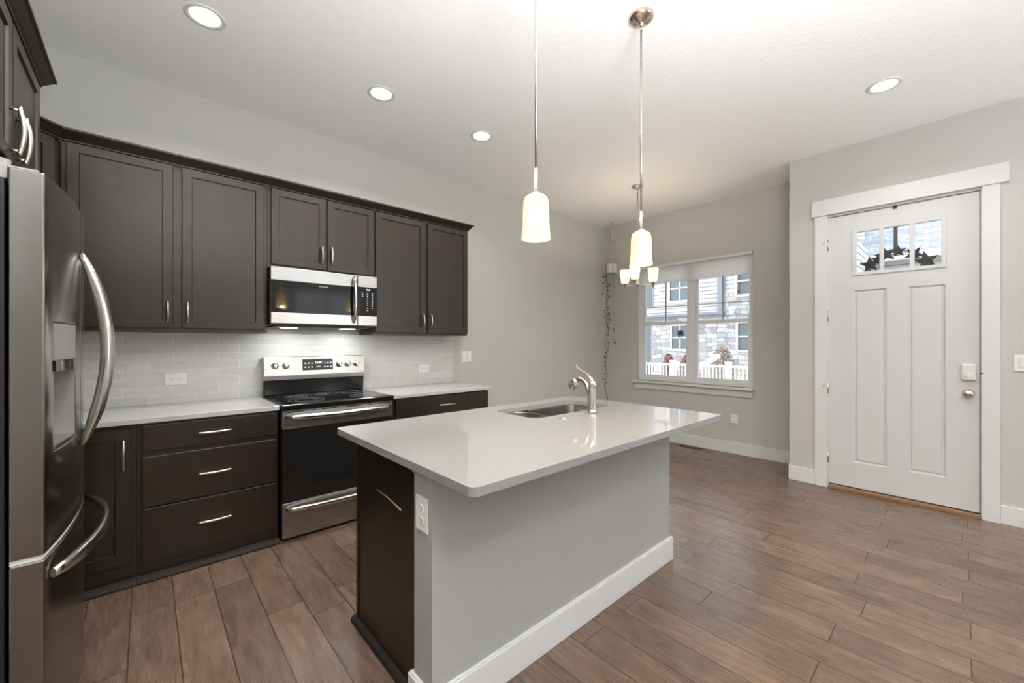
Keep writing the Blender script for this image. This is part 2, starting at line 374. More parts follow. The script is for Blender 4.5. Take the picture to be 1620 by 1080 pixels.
def shingle():
    m, nt, p = new('shingles')
    tc = N(nt, 'ShaderNodeTexCoord'); sp = N(nt, 'ShaderNodeSeparateXYZ'); L(nt, tc.outputs['Object'], sp.inputs[0])
    cb = N(nt, 'ShaderNodeCombineXYZ'); ay = N(nt, 'ShaderNodeMath', operation='ADD'); ay.inputs[1].default_value = 40.; L(nt, sp.outputs[1], ay.inputs[0])
    L(nt, ay.outputs[0], cb.inputs[0]); L(nt, sp.outputs[2], cb.inputs[1])
    br = N(nt, 'ShaderNodeTexBrick', offset=.5, i_Scale=1., i_Mortar_Size=.006, i_Brick_Width=.30, i_Row_Height=.075)
    br.inputs['Color1'].default_value = (.36, .40, .47, 1); br.inputs['Color2'].default_value = (.58, .62, .68, 1); br.inputs['Mortar'].default_value = (.22, .25, .3, 1)
    L(nt, cb.outputs[0], br.inputs['Vector']); L(nt, br.outputs[0], p.inputs['Base Color']); p.inputs['Roughness'].default_value = .9
shingle()
basic('trim_blue_grey', (.30, .345, .41), .6)
basic('house_glass', (.17, .215, .235), .12, spec=.6)
basic('house_trim', (.82, .82, .82), .5)
basic('ground_pale', (.50, .48, .45), .9, vary=.15, vscale=3)
basic('shrub_rust', (.38, .22, .17), .9, vary=.35, vscale=20)
basic('shrub_leafy', (.45, .37, .30), .9, vary=.35, vscale=20)
basic('twig', (.30, .22, .17), .9)

# ------------------------------------------------------------------ room shell
def struct(name, mb, mat, bevel=0): return mb.build(name, mat, None, bevel, kind='structure')
struct('floor', MB().box(XL-.12, XC+.16, YB-.12, YW+.12, -.08, 0), 'hickory_planks')
# ceiling with openings for the recessed lights
RL = [(.238, 2.755), (1.241, 2.765), (2.134, 2.757), (3.776, .36)]
RL_ADDED = [(.30, -1.0), (2.0, -1.0), (3.6, -2.4), (1.0, -2.9), (0.2, .9)]  # extra ceiling lights added out of view to light the room
struct('ceiling', MB().box(XL-.12, XC+.16, YB-.12, YW+.12, H, H+.1), 'ceiling_paint')
struct('wall_back', MB().box(XL-.12, XC+.16, YW, YW+.12, 0, H), 'wall_paint')
struct('wall_left', MB().box(XL-.12, XL, YB, YW, 0, H), 'wall_paint')
WY0, WY1, WZ0, WZ1 = 1.637, 3.152, .800, 2.409
FR = frame((0, 0, 0), -90)     # local x -> -Y, local y -> +X : walls that face -X
m = MB(FR); m.holes(-YW, -YD, 0, H, XC, XC+.16, [(-WY1, -WY0, WZ0, WZ1)]); struct('wall_right', m, 'wall_paint')
DY0, DY1, DZ1 = -.097, .833, 2.497
m = MB(FR); m.holes(-YD, -YB, 0, H, XD, XD+.14, [(-DY1, -DY0, .0, DZ1)]); m.box(-YD-.0, -YD+.12, XD+.14, XC+.16, 0, H); struct('wall_entry', m, 'wall_paint')
m = MB(); m.holes(XL, XD+.02, 0, H, YB-.12, YB, [(2.65, 4.15, .5, 2.6)]); struct('wall_rear', m, 'wall_paint')

def bb(name, pts_boxes):
    m = MB()
    for b in pts_boxes: m.box(*b)
    return struct(name, m, 'white_trim', .003)
BT, BH = .016, .135
bb('baseboard_right', [(XC-BT, XC, YD, YW, 0, BH)])
bb('baseboard_entry', [(XD-BT, XD, .930, YD+BT, 0, BH), (XD-BT, XC-BT, YD, YD+BT, 0, BH)])
bb('baseboard_entry_south', [(XD-BT, XD, YB, -.187, 0, BH)])
bb('baseboard_back', [(2.46, XC-BT, YW-BT, YW, 0, BH)])
bb('baseboard_left', [(XL, XL+BT, YB, 1.70, 0, BH)])
bb('baseboard_rear', [(XL+BT, XD-BT, YB, YB+BT, 0, BH)])

# ------------------------------------------------------------------ dining window (window_1)
def window():
    t = thing('window_1', 'white vinyl twin window with drywall returns in the grey dining wall', None, (XC, 2.4, WZ0), kind='structure')
    x0, x1 = 5.325, 5.385
    m = MB(FR)
    m.holes(-WY1, -WY0, WZ0, WZ1, x0-.012, x1, [(-3.085, -2.42, .84, 2.37), (-2.335, -1.672, .84, 2.37)])
    m.build('window_frame', 'vinyl_white', t, .004)
    for (a, b) in ((3.085, 2.42), (2.335, 1.672)):
        # upper sash (outer track), lower sash (inner track)
        m = MB(FR); m.holes(-a, -b, 1.585, 2.37, x0+.022, x0+.045, [(-a+.032, -b-.032, 1.625, 2.335)])
        s = m.build('sash', 'vinyl_white', t, .003)
        MB(FR).box(-a+.03, -b-.03, x0+.032, x0+.035, 1.62, 2.34).build('pane', 'thin_glass', s)
        mm = MB(FR); mid = (-a-b)/2; mm.box(mid-.009, mid+.009, x0+.027, x0+.031, 1.62, 2.34); mm.box(-a+.03, -b-.03, x0+.027, x0+.031, 1.826, 1.838)
        mm.build('muntin', 'pot_grey', s)
        m = MB(FR); m.holes(-a, -b, .84, 1.625, x0-.006, x0+.02, [(-a+.040, -b-.034, .885, 1.580)])
        s = m.build('sash', 'vinyl_white', t, .003)
        MB(FR).box(-a+.035, -b-.03, x0+.008, x0+.011, .88, 1.585).build('pane', 'thin_glass', s)
        MB(FR).box(mid-.03, mid+.03, x0-.018, x0-.006, 1.608, 1.620).build('latch', 'vinyl_white', s, .002)
    MB(FR).box(-3.195, -1.618, XC-.055, x0-.012, WZ0-.03, WZ0).build('window_sill', 'white_trim', t, .006)
    MB(FR).box(-3.175, -1.637, XC-.018, XC, .687, WZ0-.03).build('apron', 'white_trim', t, .003)
    return t
window()
t = thing('roller_shade', 'white roller shade drawn a short way down at the top of the dining window', 'window shade', (XC, 2.4, 2.4))
MB(FR).box(-WY1+.004, -WY0-.004, XC-.012, XC+.05, 2.372, 2.407).build('cassette', 'white_trim', t, .004)
MB(FR).box(-WY1+.012, -WY0-.012, XC+.024, XC+.027, 2.175, 2.372).build('fabric', 'shade_fabric', t)
MB(FR).box(-WY1+.012, -WY0-.012, XC+.018, XC+.034, 2.152, 2.176).build('bottom_rail', 'shade_fabric', t, .004)
# rear windows of the room
for i, (a, b) in enumerate(((2.65, 4.15),)):
    t = thing('window_%d' % (i+2), None, None, ((a+b)/2, YB, .5), kind='structure')
    m = MB(); mid = (a+b)/2; m.holes(a, b, .5, 2.6, YB-.08, YB-.02, [(a+.05, mid-.04, .55, 2.55), (mid+.04, b-.05, .55, 2.55)]); m.build('window_frame', 'vinyl_white', t, .004)
    MB().box(a+.04, b-.04, YB-.055, YB-.05, .54, 2.56).build('pane', 'thin_glass', t)
    m = MB(); m.holes(a-.09, b+.09, .41, 2.69, YB, YB+.018, [(a, b, .5, 2.6)]); m.build('casing', 'white_trim', t, .003)

# ------------------------------------------------------------------ entry door (door_1)
def door():
    t = thing('door_1', 'white panelled front door with three small panes at its top', None, (XD, .37, 0), kind='structure')
    X0, X1 = 4.700, 4.745
    sl = (-.828, .087, .040, 2.484)   # local x = -y
    lite = (-.640, -.105, 1.952, 2.316)
    p1 = (-.655, -.434, .264, 1.800); p2 = (-.302, -.090, .264, 1.797)
    m = MB(FR)
    m.holes(sl[0], sl[1], sl[2], sl[3], X0+.014, X1, [lite])
    m.holes(sl[0], sl[1], sl[2], sl[3], X0, X0+.014, [lite, p1, p2])
    slab = m.build('door_slab', 'door_white', t)
    for q in (p1, p2):
        m = MB(FR); rings = []
        for ins, dep in ((0, 0.0), (.006, .010), (.016, .012), (.024, .004), (.034, .003)):
            rings.append([(q[0]+ins, X0+dep, q[2]+ins), (q[1]-ins, X0+dep, q[2]+ins), (q[1]-ins, X0+dep, q[3]-ins), (q[0]+ins, X0+dep, q[3]-ins)])
        m.loft(rings, False, True, smooth=False); m.build('raised_panel', 'door_white', slab)
    # lite frame with two mullions, proud of the slab
    m = MB(FR)
    hs = [(-.631, -.478, 1.958, 2.312), (-.450, -.293, 1.958, 2.312), (-.263, -.113, 1.958, 2.312)]
    m.holes(-.662, -.083, 1.929, 2.337, X0-.010, X0+.02, hs)
    lf = m.build('lite_frame', 'door_white', t, .003)
    for h in hs: MB(FR).box(h[0]-.003, h[1]+.003, X0+.021, X0+.025, h[2]-.003, h[3]+.003).build('pane', 'thin_glass', lf)
    # jamb, casings, header
    m = MB(FR); m.box(-DY1, -DY1+.0045, XD+.001, XD+.14, 0, DZ1-.004); m.box(-DY0-.0045, -DY0, XD+.001, XD+.14, 0, DZ1-.004); m.box(-DY1, -DY0, XD+.001, XD+.14, DZ1-.008, DZ1)
    m.build('jamb', 'white_trim', t)
    m = MB(FR); m.box(.0872, .0923, X0+.012, X0+.02, .03, 2.487); m.box(-.8283, .0923, X0+.012, X0+.02, 2.4842, 2.4888); m.box(-.8283, .087, X0+.012, X0+.02, .0302, .0398); m.build('gap_shade', 'black_plastic', t)  # dark strips painting the shade in the gap around the slab
    for a, b in ((-.930, -.838), (.098, .187)):
        MB(FR).box(a, b, XD-.02, XD, 0, 2.508).build('casing', 'white_trim', t, .002)
    MB(FR).box(-.951, .228, XD-.032, XD, 2.508, 2.651).build('header', 'white_trim', t, .002)
    MB(FR).box(-DY1+.005, -DY0-.005, XD-.015, XD+.14, 0, .030).build('threshold', 'threshold_wood', t, .004)
    for z, pin in ((2.23, 1), (1.58, 0), (.915, 1), (.276, 0)):
        m = MB(FR); m.cyl((-.8335, X0-.012, z-.05), (-.8335, X0-.012, z+.05), .0065, n=10); m.box(-.836, -.824, X0-.010, X0-.001, z-.05, z+.05)
        if pin: m.tube([(-.8335, X0-.012, z+.052), (-.842, X0-.030, z+.052), (-.868, X0-.046, z+.012)], .003, n=6)
        m.build('hinge', 'nickel', t)
    # deadbolt thumbturn housing
    m = MB(FR); m.box(-.006, .070, X0-.030, X0-.0002, 1.045, 1.167); d = m.build('deadbolt', 'pot_white', t, .008, seg=3)
    m = MB(FR); m.cyl((.030, X0-.030, 1.085), (.030, X0-.036, 1.085), .017, n=20); m.box(.026, .034, X0-.050, X0-.034, 1.062, 1.108); m.build('thumb_turn', 'white_plastic', d, .002)
    # knob
    c = (.030, 0, .942); m = MB(FR); m.lathe([(.033, X0-.0002), (.033, X0-.006), (.026, X0-.011), (.012, X0-.016), (.011, X0-.030), (.016, X0-.036), (.027, X0-.046), (.030, X0-.056), (.025, X0-.066), (.010, X0-.071), (0, X0-.0715)], c, 'y', 28)
    m.build('doorknob', 'nickel', t)
    MB(FR).box(.0915, .0965, X0-.004, X0+.01, .915, .975).build('strike_plate', 'iron_black', t)
    MB(FR).box(.0905, .104, XD-.024, XD-.020, 1.098, 1.104).build('latch_mark', 'iron_black', t)
door()

# star wreath on the outside of the door
def wreath():
    cy, cz, xx = .375, 1.895, 4.775
    t = thing('star_wreath', 'black metal star wreath hanging outside the front door panes', 'wreath', (xx, cy, cz))
    m = MB(); n = 48; Rr = .205
    for k in range(3):
        rr = Rr+(k-1)*.012
        ring = [(xx+.004*math.sin(5*a+k*2), cy+(rr+.006*math.sin(7*a+k))*math.cos(a), cz+(rr+.006*math.sin(7*a+k))*math.sin(a)) for a in [2*PI*i/n for i in range(n+1)]]
        m.tube(ring, .0035, 6)
    m.build('wire_ring', 'iron_black', t)
    rnd = random.Random(4)
    for sy, sz, sc, ro in ((.548, 2.025, .078, .25), (.448, 2.098, .078, .05), (.365, 2.112, .055, .3), (.270, 2.072, .070, 0.9), (.200, 2.008, .085, .15), (.505, 2.060, .05, .6),
                           (.575, 1.85, .08, .4), (.52, 1.75, .085, .7), (.40, 1.69, .075, .1), (.27, 1.73, .085, .5), (.19, 1.83, .08, .9)):
        c = Vector((xx-.006, sy, sz))
        m = MB(); vs = []; ctr1 = m.v((c.x-.014, c.y, c.z)); ctr2 = m.v((c.x+.004, c.y, c.z))
        for j in range(10):
            r_ = sc if j % 2 == 0 else sc*.42; b = ro+j*PI/5
            vs.append(m.v((c.x, c.y+r_*math.cos(b), c.z+r_*math.sin(b))))
        for j in range(10): m.f([ctr1, vs[j], vs[(j+1) % 10]]); m.f([ctr2, vs[(j+1) % 10], vs[j]])
        m.build('star', 'iron_black', t)
    m = MB(); m.box(xx-.018, xx-.014, cy-.006, cy+.020, cz+.19, 2.493); m.box(4.6955, xx-.014, cy-.006, cy+.020, 2.4885, 2.4925); m.box(4.6925, 4.6955, cy-.006, cy+.020, 2.462, 2.4925)
    m.build('door_hanger', 'iron_black', t)
wreath()

# ------------------------------------------------------------------ cabinets
def pull_v(parent, Mx, x, y, z0, z1, bow=.032, mat='nickel', w=.0072):
    m = MB(Mx); n = 14; pts = []
    for i in range(n+1):
        u = i/n; pts.append((x, y-bow*(.62+.38*math.sin(PI*u)), z0+(z1-z0)*u))
    m.tube(pts, [w*(1.15 if 2 < i < n-2 else .95) for i in range(n+1)], 8, sec=(1, 1.1))
    for zz in (z0+.014, z1-.014): m.cyl((x, y, zz), (x, y-bow*.72, zz), w*.8, n=8)
    return m.build('pull_handle', mat, parent)
def pull_h(parent, Mx, x0, x1, y, z, bow=.032, mat='nickel', w=.0072):
    m = MB(Mx); n = 14; pts = []
    for i in range(n+1):
        u = i/n; pts.append((x0+(x1-x0)*u, y-bow*(.62+.38*math.sin(PI*u)), z))
    m.tube(pts, [w]*(n+1), 8, sec=(1.1, 1))
    for xx in (x0+.014, x1-.014): m.cyl((xx, y, z), (xx, y-bow*.72, z), w*.8, n=8)
    return m.build('pull_handle', mat, parent)
I4 = Matrix()
def upper(name, label, x0, x1, z0, z1, doors, side=None):
    t = thing(name, label, 'cabinet', ((x0+x1)/2, YW, z0))
    MB().box(x0+.0005, x1-.0005, 3.356, YW-.001, z0, z1).build('cabinet_box', 'espresso', t, .001)
    for (a, b, c, d, hx, h0, h1) in doors:
        dd = MB().shaker(a, b, c, d, 3.336, fw=.050).build('cabinet_door', 'espresso', t)
        pull_v(dd, I4, hx, 3.336, h0, h1)
    return t
ZT = 2.455
upper('wall_cabinet', 'tall dark espresso wall cabinet with two doors, left of the microwave', -.355, .647, 1.401, ZT,
      [(-.333, .126, 1.425, 2.452, .099, 1.462, 1.590), (.169, .625, 1.425, 2.452, .196, 1.462, 1.590)])
upper('wall_cabinet', 'short dark espresso wall cabinet with two doors directly above the microwave', .647, 1.440, 1.880, ZT,
      [(.669, 1.046, 1.901, 2.452, 1.012, 1.945, 2.080), (1.058, 1.434, 1.897, 2.450, 1.086, 1.945, 2.080)])
upper('wall_cabinet', 'tall dark espresso wall cabinet with two doors, right of the microwave', 1.440, 2.411, 1.403, ZT,
      [(1.448, 1.922, 1.423, 2.450, 1.896, 1.470, 1.600), (1.953, 2.406, 1.424, 2.450, 1.978, 1.470, 1.600)])
# diagonal corner cabinet
P1, P2 = (-.356, 3.336), (-.640, 3.052)
t = thing('corner_wall_cabinet', 'narrow diagonal dark wall cabinet in the corner beyond the fridge', 'cabinet', (-.66, 3.37, 1.401))
MB().prism([(P1[0]-.0005, P1[1]+.02), (P1[0]-.0005, YW-.001), (XL+.001, YW-.001), (XL+.001, P2[1]), (P2[0], P2[1]+.012)], 1.401, ZT).build('cabinet_box', 'espresso', t, .001)
FD = frame((P2[0], P2[1], 0), 45)
dd = MB(FD).shaker(.022, .380, 1.425, 2.452, 0.0, fw=.055, th=.012).build('cabinet_door', 'espresso', t)
pull_v(dd, FD, .05, 0, 1.462, 1.590)

def offset_path(path, d):
    out = []
    for i, p in enumerate(path):
        p = Vector(p); dirs = []
        if i > 0: dirs.append((p-Vector(path[i-1])).normalized())
        if i < len(path)-1: dirs.append((Vector(path[i+1])-p).normalized())
        ns = [Vector((q.y, -q.x)) for q in dirs]
        if len(ns) == 1: out.append(p+ns[0]*d)
        else:
            b = (ns[0]+ns[1]).normalized(); out.append(p+b*(d/b.dot(ns[0])))
    return out
def crown(name, label, path, parent_loc):
    prof = [(-.018, 2.4552), (.004, 2.4552), (.004, 2.462), (.012, 2.470), (.034, 2.496), (.044, 2.503), (.044, 2.514), (-.018, 2.514)]
    m = MB(); rings = []
    offs = {d: offset_path(path, d) for d, _ in prof}
    for i in range(len(path)): rings.append([(offs[d][i].x, offs[d][i].y, z) for d, z in prof])
    m.loft(rings, True, True, smooth=False)
    o = m.build(name, 'espresso', None, 0, origin=parent_loc); tag(o, label, 'crown moulding'); return o
crown('crown_moulding', 'dark angled crown moulding along the top of the wall cabinets', [(XL, P2[1]), P2, P1, (2.411, 3.336), (2.411, YW-.001)], (1.0, 3.336, 2.455))

# cabinet over the fridge, faces +X
FL = frame((-.345, 0, 0), 90)      # local x -> +Y, local y -> -X
t = thing('fridge_cabinet', 'deep dark espresso cabinet with two doors mounted above the refrigerator', 'cabinet', (-.65, 2.23, 1.925))
MB(FL).box(1.742, 2.712, .020, .614, 1.925, ZT).build('cabinet_box', 'espresso', t, .001)
for a, b, hy in ((1.752, 2.205, 2.165), (2.225, 2.700, 2.262)):
    dd = MB(FL).shaker(a, b, 1.945, 2.450, 0, fw=.050).build('cabinet_door', 'espresso', t)
    pull_v(dd, FL, hy, 0, 1.972, 2.140)
for a, b in ((1.742, 1.758), (2.718, 2.734)): MB(FL).box(a, b, .025, .614, 0, 1.9245 if a < 2 else 2.45).build('side_panel', 'espresso', t, .001)
crown('crown_moulding', 'dark crown moulding on top of the cabinet above the refrigerator', [(XL+.001, 1.742), (-.345, 1.742), (-.345, 2.712), (XL+.001, 2.712)], (-.345, 2.2, 2.455))

# base cabinets
def slab_front(parent, name, x0, x1, z0, z1, y=3.050, h=None):
    d = MB().box(x0, x1, y, y+.019, z0, z1).build(name, 'espresso', parent, .003)
    if h: pull_h(d, I4, h[0], h[1], y, h[2])
    return d
BZ = CT-.0305
t = thing('base_cabinet', 'black-brown base cabinet with three stacked drawers, left of the range', 'cabinet', (.31, YW, 0))
MB().box(-.040, .655, 3.070, YW-.001, 0, BZ).build('cabinet_box', 'espresso', t, .001)
slab_front(t, 'drawer', -.018, .637, .722, .868, h=(.225, .394, .794))
slab_front(t, 'drawer', -.018, .637, .409, .692, h=(.225, .394, .551))
slab_front(t, 'drawer', -.018, .637, .100, .402, h=(.225, .395, .262))
MB().prism([(3.0695, .0003), (3.020, .0003), (3.020, .010), (3.030, .028), (3.050, .036), (3.0695, .036)], -.039, .654, 'x').build('shoe_moulding', 'brown_quarter', t)
t = thing('base_cabinet', 'black-brown corner base cabinet with one tall door, partly behind the fridge', 'cabinet', (-.5, YW, 0))
MB().box(XL+.001, -.0405, 3.070, YW-.001, 0, BZ).build('cabinet_box', 'espresso', t, .001)
dd = MB().shaker(-.520, -.062, .120, .862, 3.050, fw=.062).build('cabinet_door', 'espresso', t)
pull_v(dd, I4, -.092, 3.050, .637, .802)
MB().prism([(3.0695, .0003), (3.020, .0003), (3.020, .010), (3.030, .028), (3.050, .036), (3.0695, .036)], XL+.001, -.0405, 'x').build('shoe_moulding', 'brown_quarter', t)
t = thing('base_cabinet', 'black-brown base cabinet with a wide drawer, right of the range', 'cabinet', (1.96, YW, 0))
MB().box(1.465, 2.444, 3.070, YW-.001, 0, BZ).build('cabinet_box', 'espresso', t, .001)
slab_front(t, 'drawer', 1.490, 2.440, .712, .872, h=(1.883, 2.054, .791))
for a, b, hx in ((1.490, 1.960, 1.93), (1.970, 2.440, 2.0)):
    dd = MB().shaker(a, b, .100, .692, 3.050, fw=.055).build('cabinet_door', 'espresso', t); pull_v(dd, I4, hx, 3.05, .50, .64)
MB().prism([(3.0695, .0003), (3.020, .0003), (3.020, .010), (3.030, .028), (3.050, .036), (3.0695, .036)], 1.466, 2.443, 'x').build('shoe_moulding', 'brown_quarter', t)

o = MB().box(XL+.001, .655, 3.026, YW-.001, CT-.03, CT).build('countertop', 'quartz_pale', None, .003, origin=(0, 3.35, CT-.03)); tag(o, 'pale quartz countertop left of the range, reaching behind the fridge', 'countertop')
o = MB().box(1.455, 2.468, 3.026, YW-.001, CT-.03, CT).build('countertop', 'quartz_pale', None, .003, origin=(2, 3.35, CT-.03)); tag(o, 'short pale quartz countertop right of the range', 'countertop')
o = MB().box(XL+.001, 2.443, YW-.010, YW-.0005, CT+.0005, 1.4005).build('tile_backsplash', 'subway_tile', None, 0); tag(o, 'glossy white long subway tile backsplash between counter and wall cabinets', 'backsplash')

# ------------------------------------------------------------------ island
def rrect(x0, x1, y0, y1, r, n=6):
    pts = []
    for cx, cy, a0 in ((x1-r, y0+r, -90), (x1-r, y1-r, 0), (x0+r, y1-r, 90), (x0+r, y0+r, 180)):
        for i in range(n+1):
            a = R(a0+90*i/n); pts.append((cx+r*math.cos(a), cy+r*math.sin(a)))
    return pts
IX0, IX1, IY0, IY1 = .690, 2.487, .934, 2.057
SX0, SX1, SY0, SY1 = 1.580, 2.308, 1.566, 1.928
bm = bmesh.new()
def loopz(pts, z):
    vs = [bm.verts.new((p[0], p[1], z)) for p in pts]; return vs, [bm.edges.new((vs[i], vs[(i+1) % len(vs)])) for i in range(len(vs))]
ov, oe = loopz(rrect(IX0, IX1, IY0, IY1, .028), CT); hv, he = loopz(rrect(SX0, SX1, SY0, SY1, .07), CT)
bmesh.ops.triangle_fill(bm, use_beauty=True, use_dissolve=False, edges=oe+he)
top_faces = list(bm.faces)
r_ = bmesh.ops.extrude_face_region(bm, geom=top_faces)
bmesh.ops.translate(bm, verts=[g for g in r_['geom'] if isinstance(g, bmesh.types.BMVert)], vec=(0, 0, -.03))
mb = MB(); mb.bm.free(); mb.bm = bm
o = mb.build('island_countertop', 'quartz', None, .0025, origin=(1.6, 1.5, CT-.03)); tag(o, 'large glossy pale grey quartz countertop on the island with a sink cutout', 'countertop')

t = thing('kitchen_island', 'kitchen island with black end panel and textured grey half wall', 'island', (1.55, 1.57, 0))
MB().box(.723, 2.400, 1.210, 1.334, .0003, CT-.0305).build('half_wall', 'island_paint', t, .002)
m = MB(); m.box(.755, 2.380, 1.3345, 1.352, .0003, CT-.0305); m.box(.755, .775, 1.352, 1.940, .0003, CT-.0305); m.box(2.36, 2.38, 1.352, 1.940, .0003, CT-.0305); m.box(.775, 2.36, 1.9372, 1.9400, .0003, CT-.0305); m.box(.775, 2.36, 1.352, 1.913, .03, .05)
body = m.build('cabinet_box', 'espresso', t)
for a, b, hx in ((.80, 1.17, 1.14), (1.19, 1.56, 1.22), (1.58, 1.94, 1.91), (1.96, 2.34, 1.99)):
    FI = frame((0, 1.9405, 0), 180); dd = MB(FI).shaker(-b, -a, .10, .84, -.020, fw=.055).build('cabinet_door', 'espresso', t); pull_v(dd, FI, -hx, -.02, .62, .78)
m = MB(); m.box(.749, .7548, 1.3345, 1.9356, .0003, CT-.0305); m.build('end_panel', 'espresso', t, .001)
MB().box(.744, .7488, 1.915, 1.9356, .030, CT-.0305).build('corner_bead', 'espresso', t)
prof = [(.7488, .0003), (.724, .0003), (.724, .010), (.729, .020), (.738, .026), (.7488, .028)]
m = MB(); m.prism([(a, b) for a, b in prof], 1.355, 1.955, 'y'); m.build('shoe_moulding', 'brown_quarter', t)
m = MB(); m.box(.707, 2.416, 1.194, 1.2099, .0003, .131); m.box(.707, .7229, 1.2099, 1.352, .0003, .131); m.box(.7229, .7485, 1.3342, 1.352, .0003, .131); m.box(2.4001, 2.416, 1.2099, 1.35, .0003, .131)
m.box(.712, 2.411, 1.199, 1.2099, .131, .138); m.box(.712, .7229, 1.2099, 1.347, .131, .138)
m.build('baseboard', 'white_trim', t, .002)
m = MB(); m.box(.716, .7229, 1.203, 1.338, CT-.052, CT-.0305); m.box(.7229, 2.405, 1.203, 1.2099, CT-.040, CT-.0305); m.build('top_trim', 'island_paint', t, .001)
for c in (((.7485, 1.716, .690), (.7485, 1.600, .684), (.7485, 1.486, .668)),):
    m = MB(); m.tube([(p[0]-.0003, p[1], p[2]) for p in c], [.0012, .0022, .0032], 6); m.build('scratch', 'scratch_wood', t, label='pale scratch in the black end panel')

# sink
t = thing('kitchen_sink', 'undermount stainless double bowl sink in the island countertop', 'sink', (1.94, 1.75, .70))
for (a, b, zb) in ((SX0-.006, 1.822, .700), (1.846, SX1+.006, .690)):
    y0, y1 = SY0-.006, SY1+.006; rings = []
    def rr(ins, r, z): return [(p[0], p[1], z) for p in rrect(a+ins, b-ins, y0+ins, y1-ins, r)]
    zt = CT-.0305
    rings = [rr(-.002, .07, zt), rr(0, .07, zt), rr(.001, .07, zt-.006), rr(.008, .065, zb+.03), rr(.016, .06, zb+.010), rr(.035, .05, zb), ]
    m = MB(); m.loft(rings, False, True); m.loft([rr(-.002, .07, zt), rr(-.003, .07, zt-.003), rr(-.002, .07, zt-.006), rr(.004, .065, zb+.03), rr(.03, .05, zb-.003)], False, True)
    bw = m.build('bowl', 'steel_sink', t)
    cx, cy = (a+b)/2, (y0+y1)/2+.03
    MB().lathe([(.045, zb+.0005), (.045, zb+.003), (.036, zb+.003), (.030, zb+.001), (0, zb+.001)], (cx, cy, 0), n=24).build('drain', 'chrome', bw)
MB().box(1.8225, 1.8455, SY0+.012, SY1-.012, CT-.060, CT-.036).build('divider', 'steel_handle', t, .003)

# faucet
fx, fy = 1.968, 1.471
t = thing('faucet', 'brushed nickel single lever faucet standing behind the island sink', 'faucet', (fx, fy, CT))
MB().lathe([(.031, CT+.0002), (.031, CT+.010), (.027, CT+.016), (.0255, CT+.020)], (fx, fy, 0), n=28).build('base_ring', 'nickel', t)
MB().lathe([(.0255, CT+.018), (.0255, CT+.022), (.0245, CT+.06), (.0245, CT+.145), (.026, CT+.150), (.026, CT+.178), (.022, CT+.188), (.010, CT+.194), (0, CT+.1945)], (fx, fy, 0), n=28).build('body', 'nickel', t)
pts = [(fx, fy+.004, CT+.02), (fx, fy+.012, CT+.08), (fx, fy+.024, CT+.13), (fx, fy+.044, CT+.172), (fx, fy+.072, CT+.194), (fx, fy+.100, CT+.192), (fx, fy+.122, CT+.176)]
MB().tube(pts, [.020, .020, .020, .020, .0195, .020, .022], 18).build('spout', 'nickel', t)
MB().tube([(fx, fy+.108, CT+.188), (fx, fy+.128, CT+.172), (fx, fy+.158, CT+.150), (fx, fy+.168, CT+.143)], [.021, .026, .027, .018], 18).build('spray_head', 'nickel', t, label='bell shaped spray head')
pts = [(fx, fy-.014, CT+.176), (fx, fy+.006, CT+.205), (fx, fy+.040, CT+.232), (fx, fy+.080, CT+.246), (fx, fy+.108, CT+.262), (fx, fy+.124, CT+.282)]
MB().tube(pts, [.016, .014, .011, .010, .009, .004], 12, sec=(.55, 1.3)).build('lever', 'champagne_nickel', t, label='warm gold toned lever')
t = MB().lathe([(.026, CT+.0002), (.026, CT+.003), (.021, CT+.0035), (.020, CT+.0012), (.014, CT+.0012), (.013, CT+.004), (.006, CT+.0055), (0, CT+.0055)], (1.701, 1.467, 0), n=28).build('disposal_button', 'chrome', None, origin=(1.701, 1.467, CT)); tag(t, 'small round chrome button set in the island countertop beside the faucet', 'button')

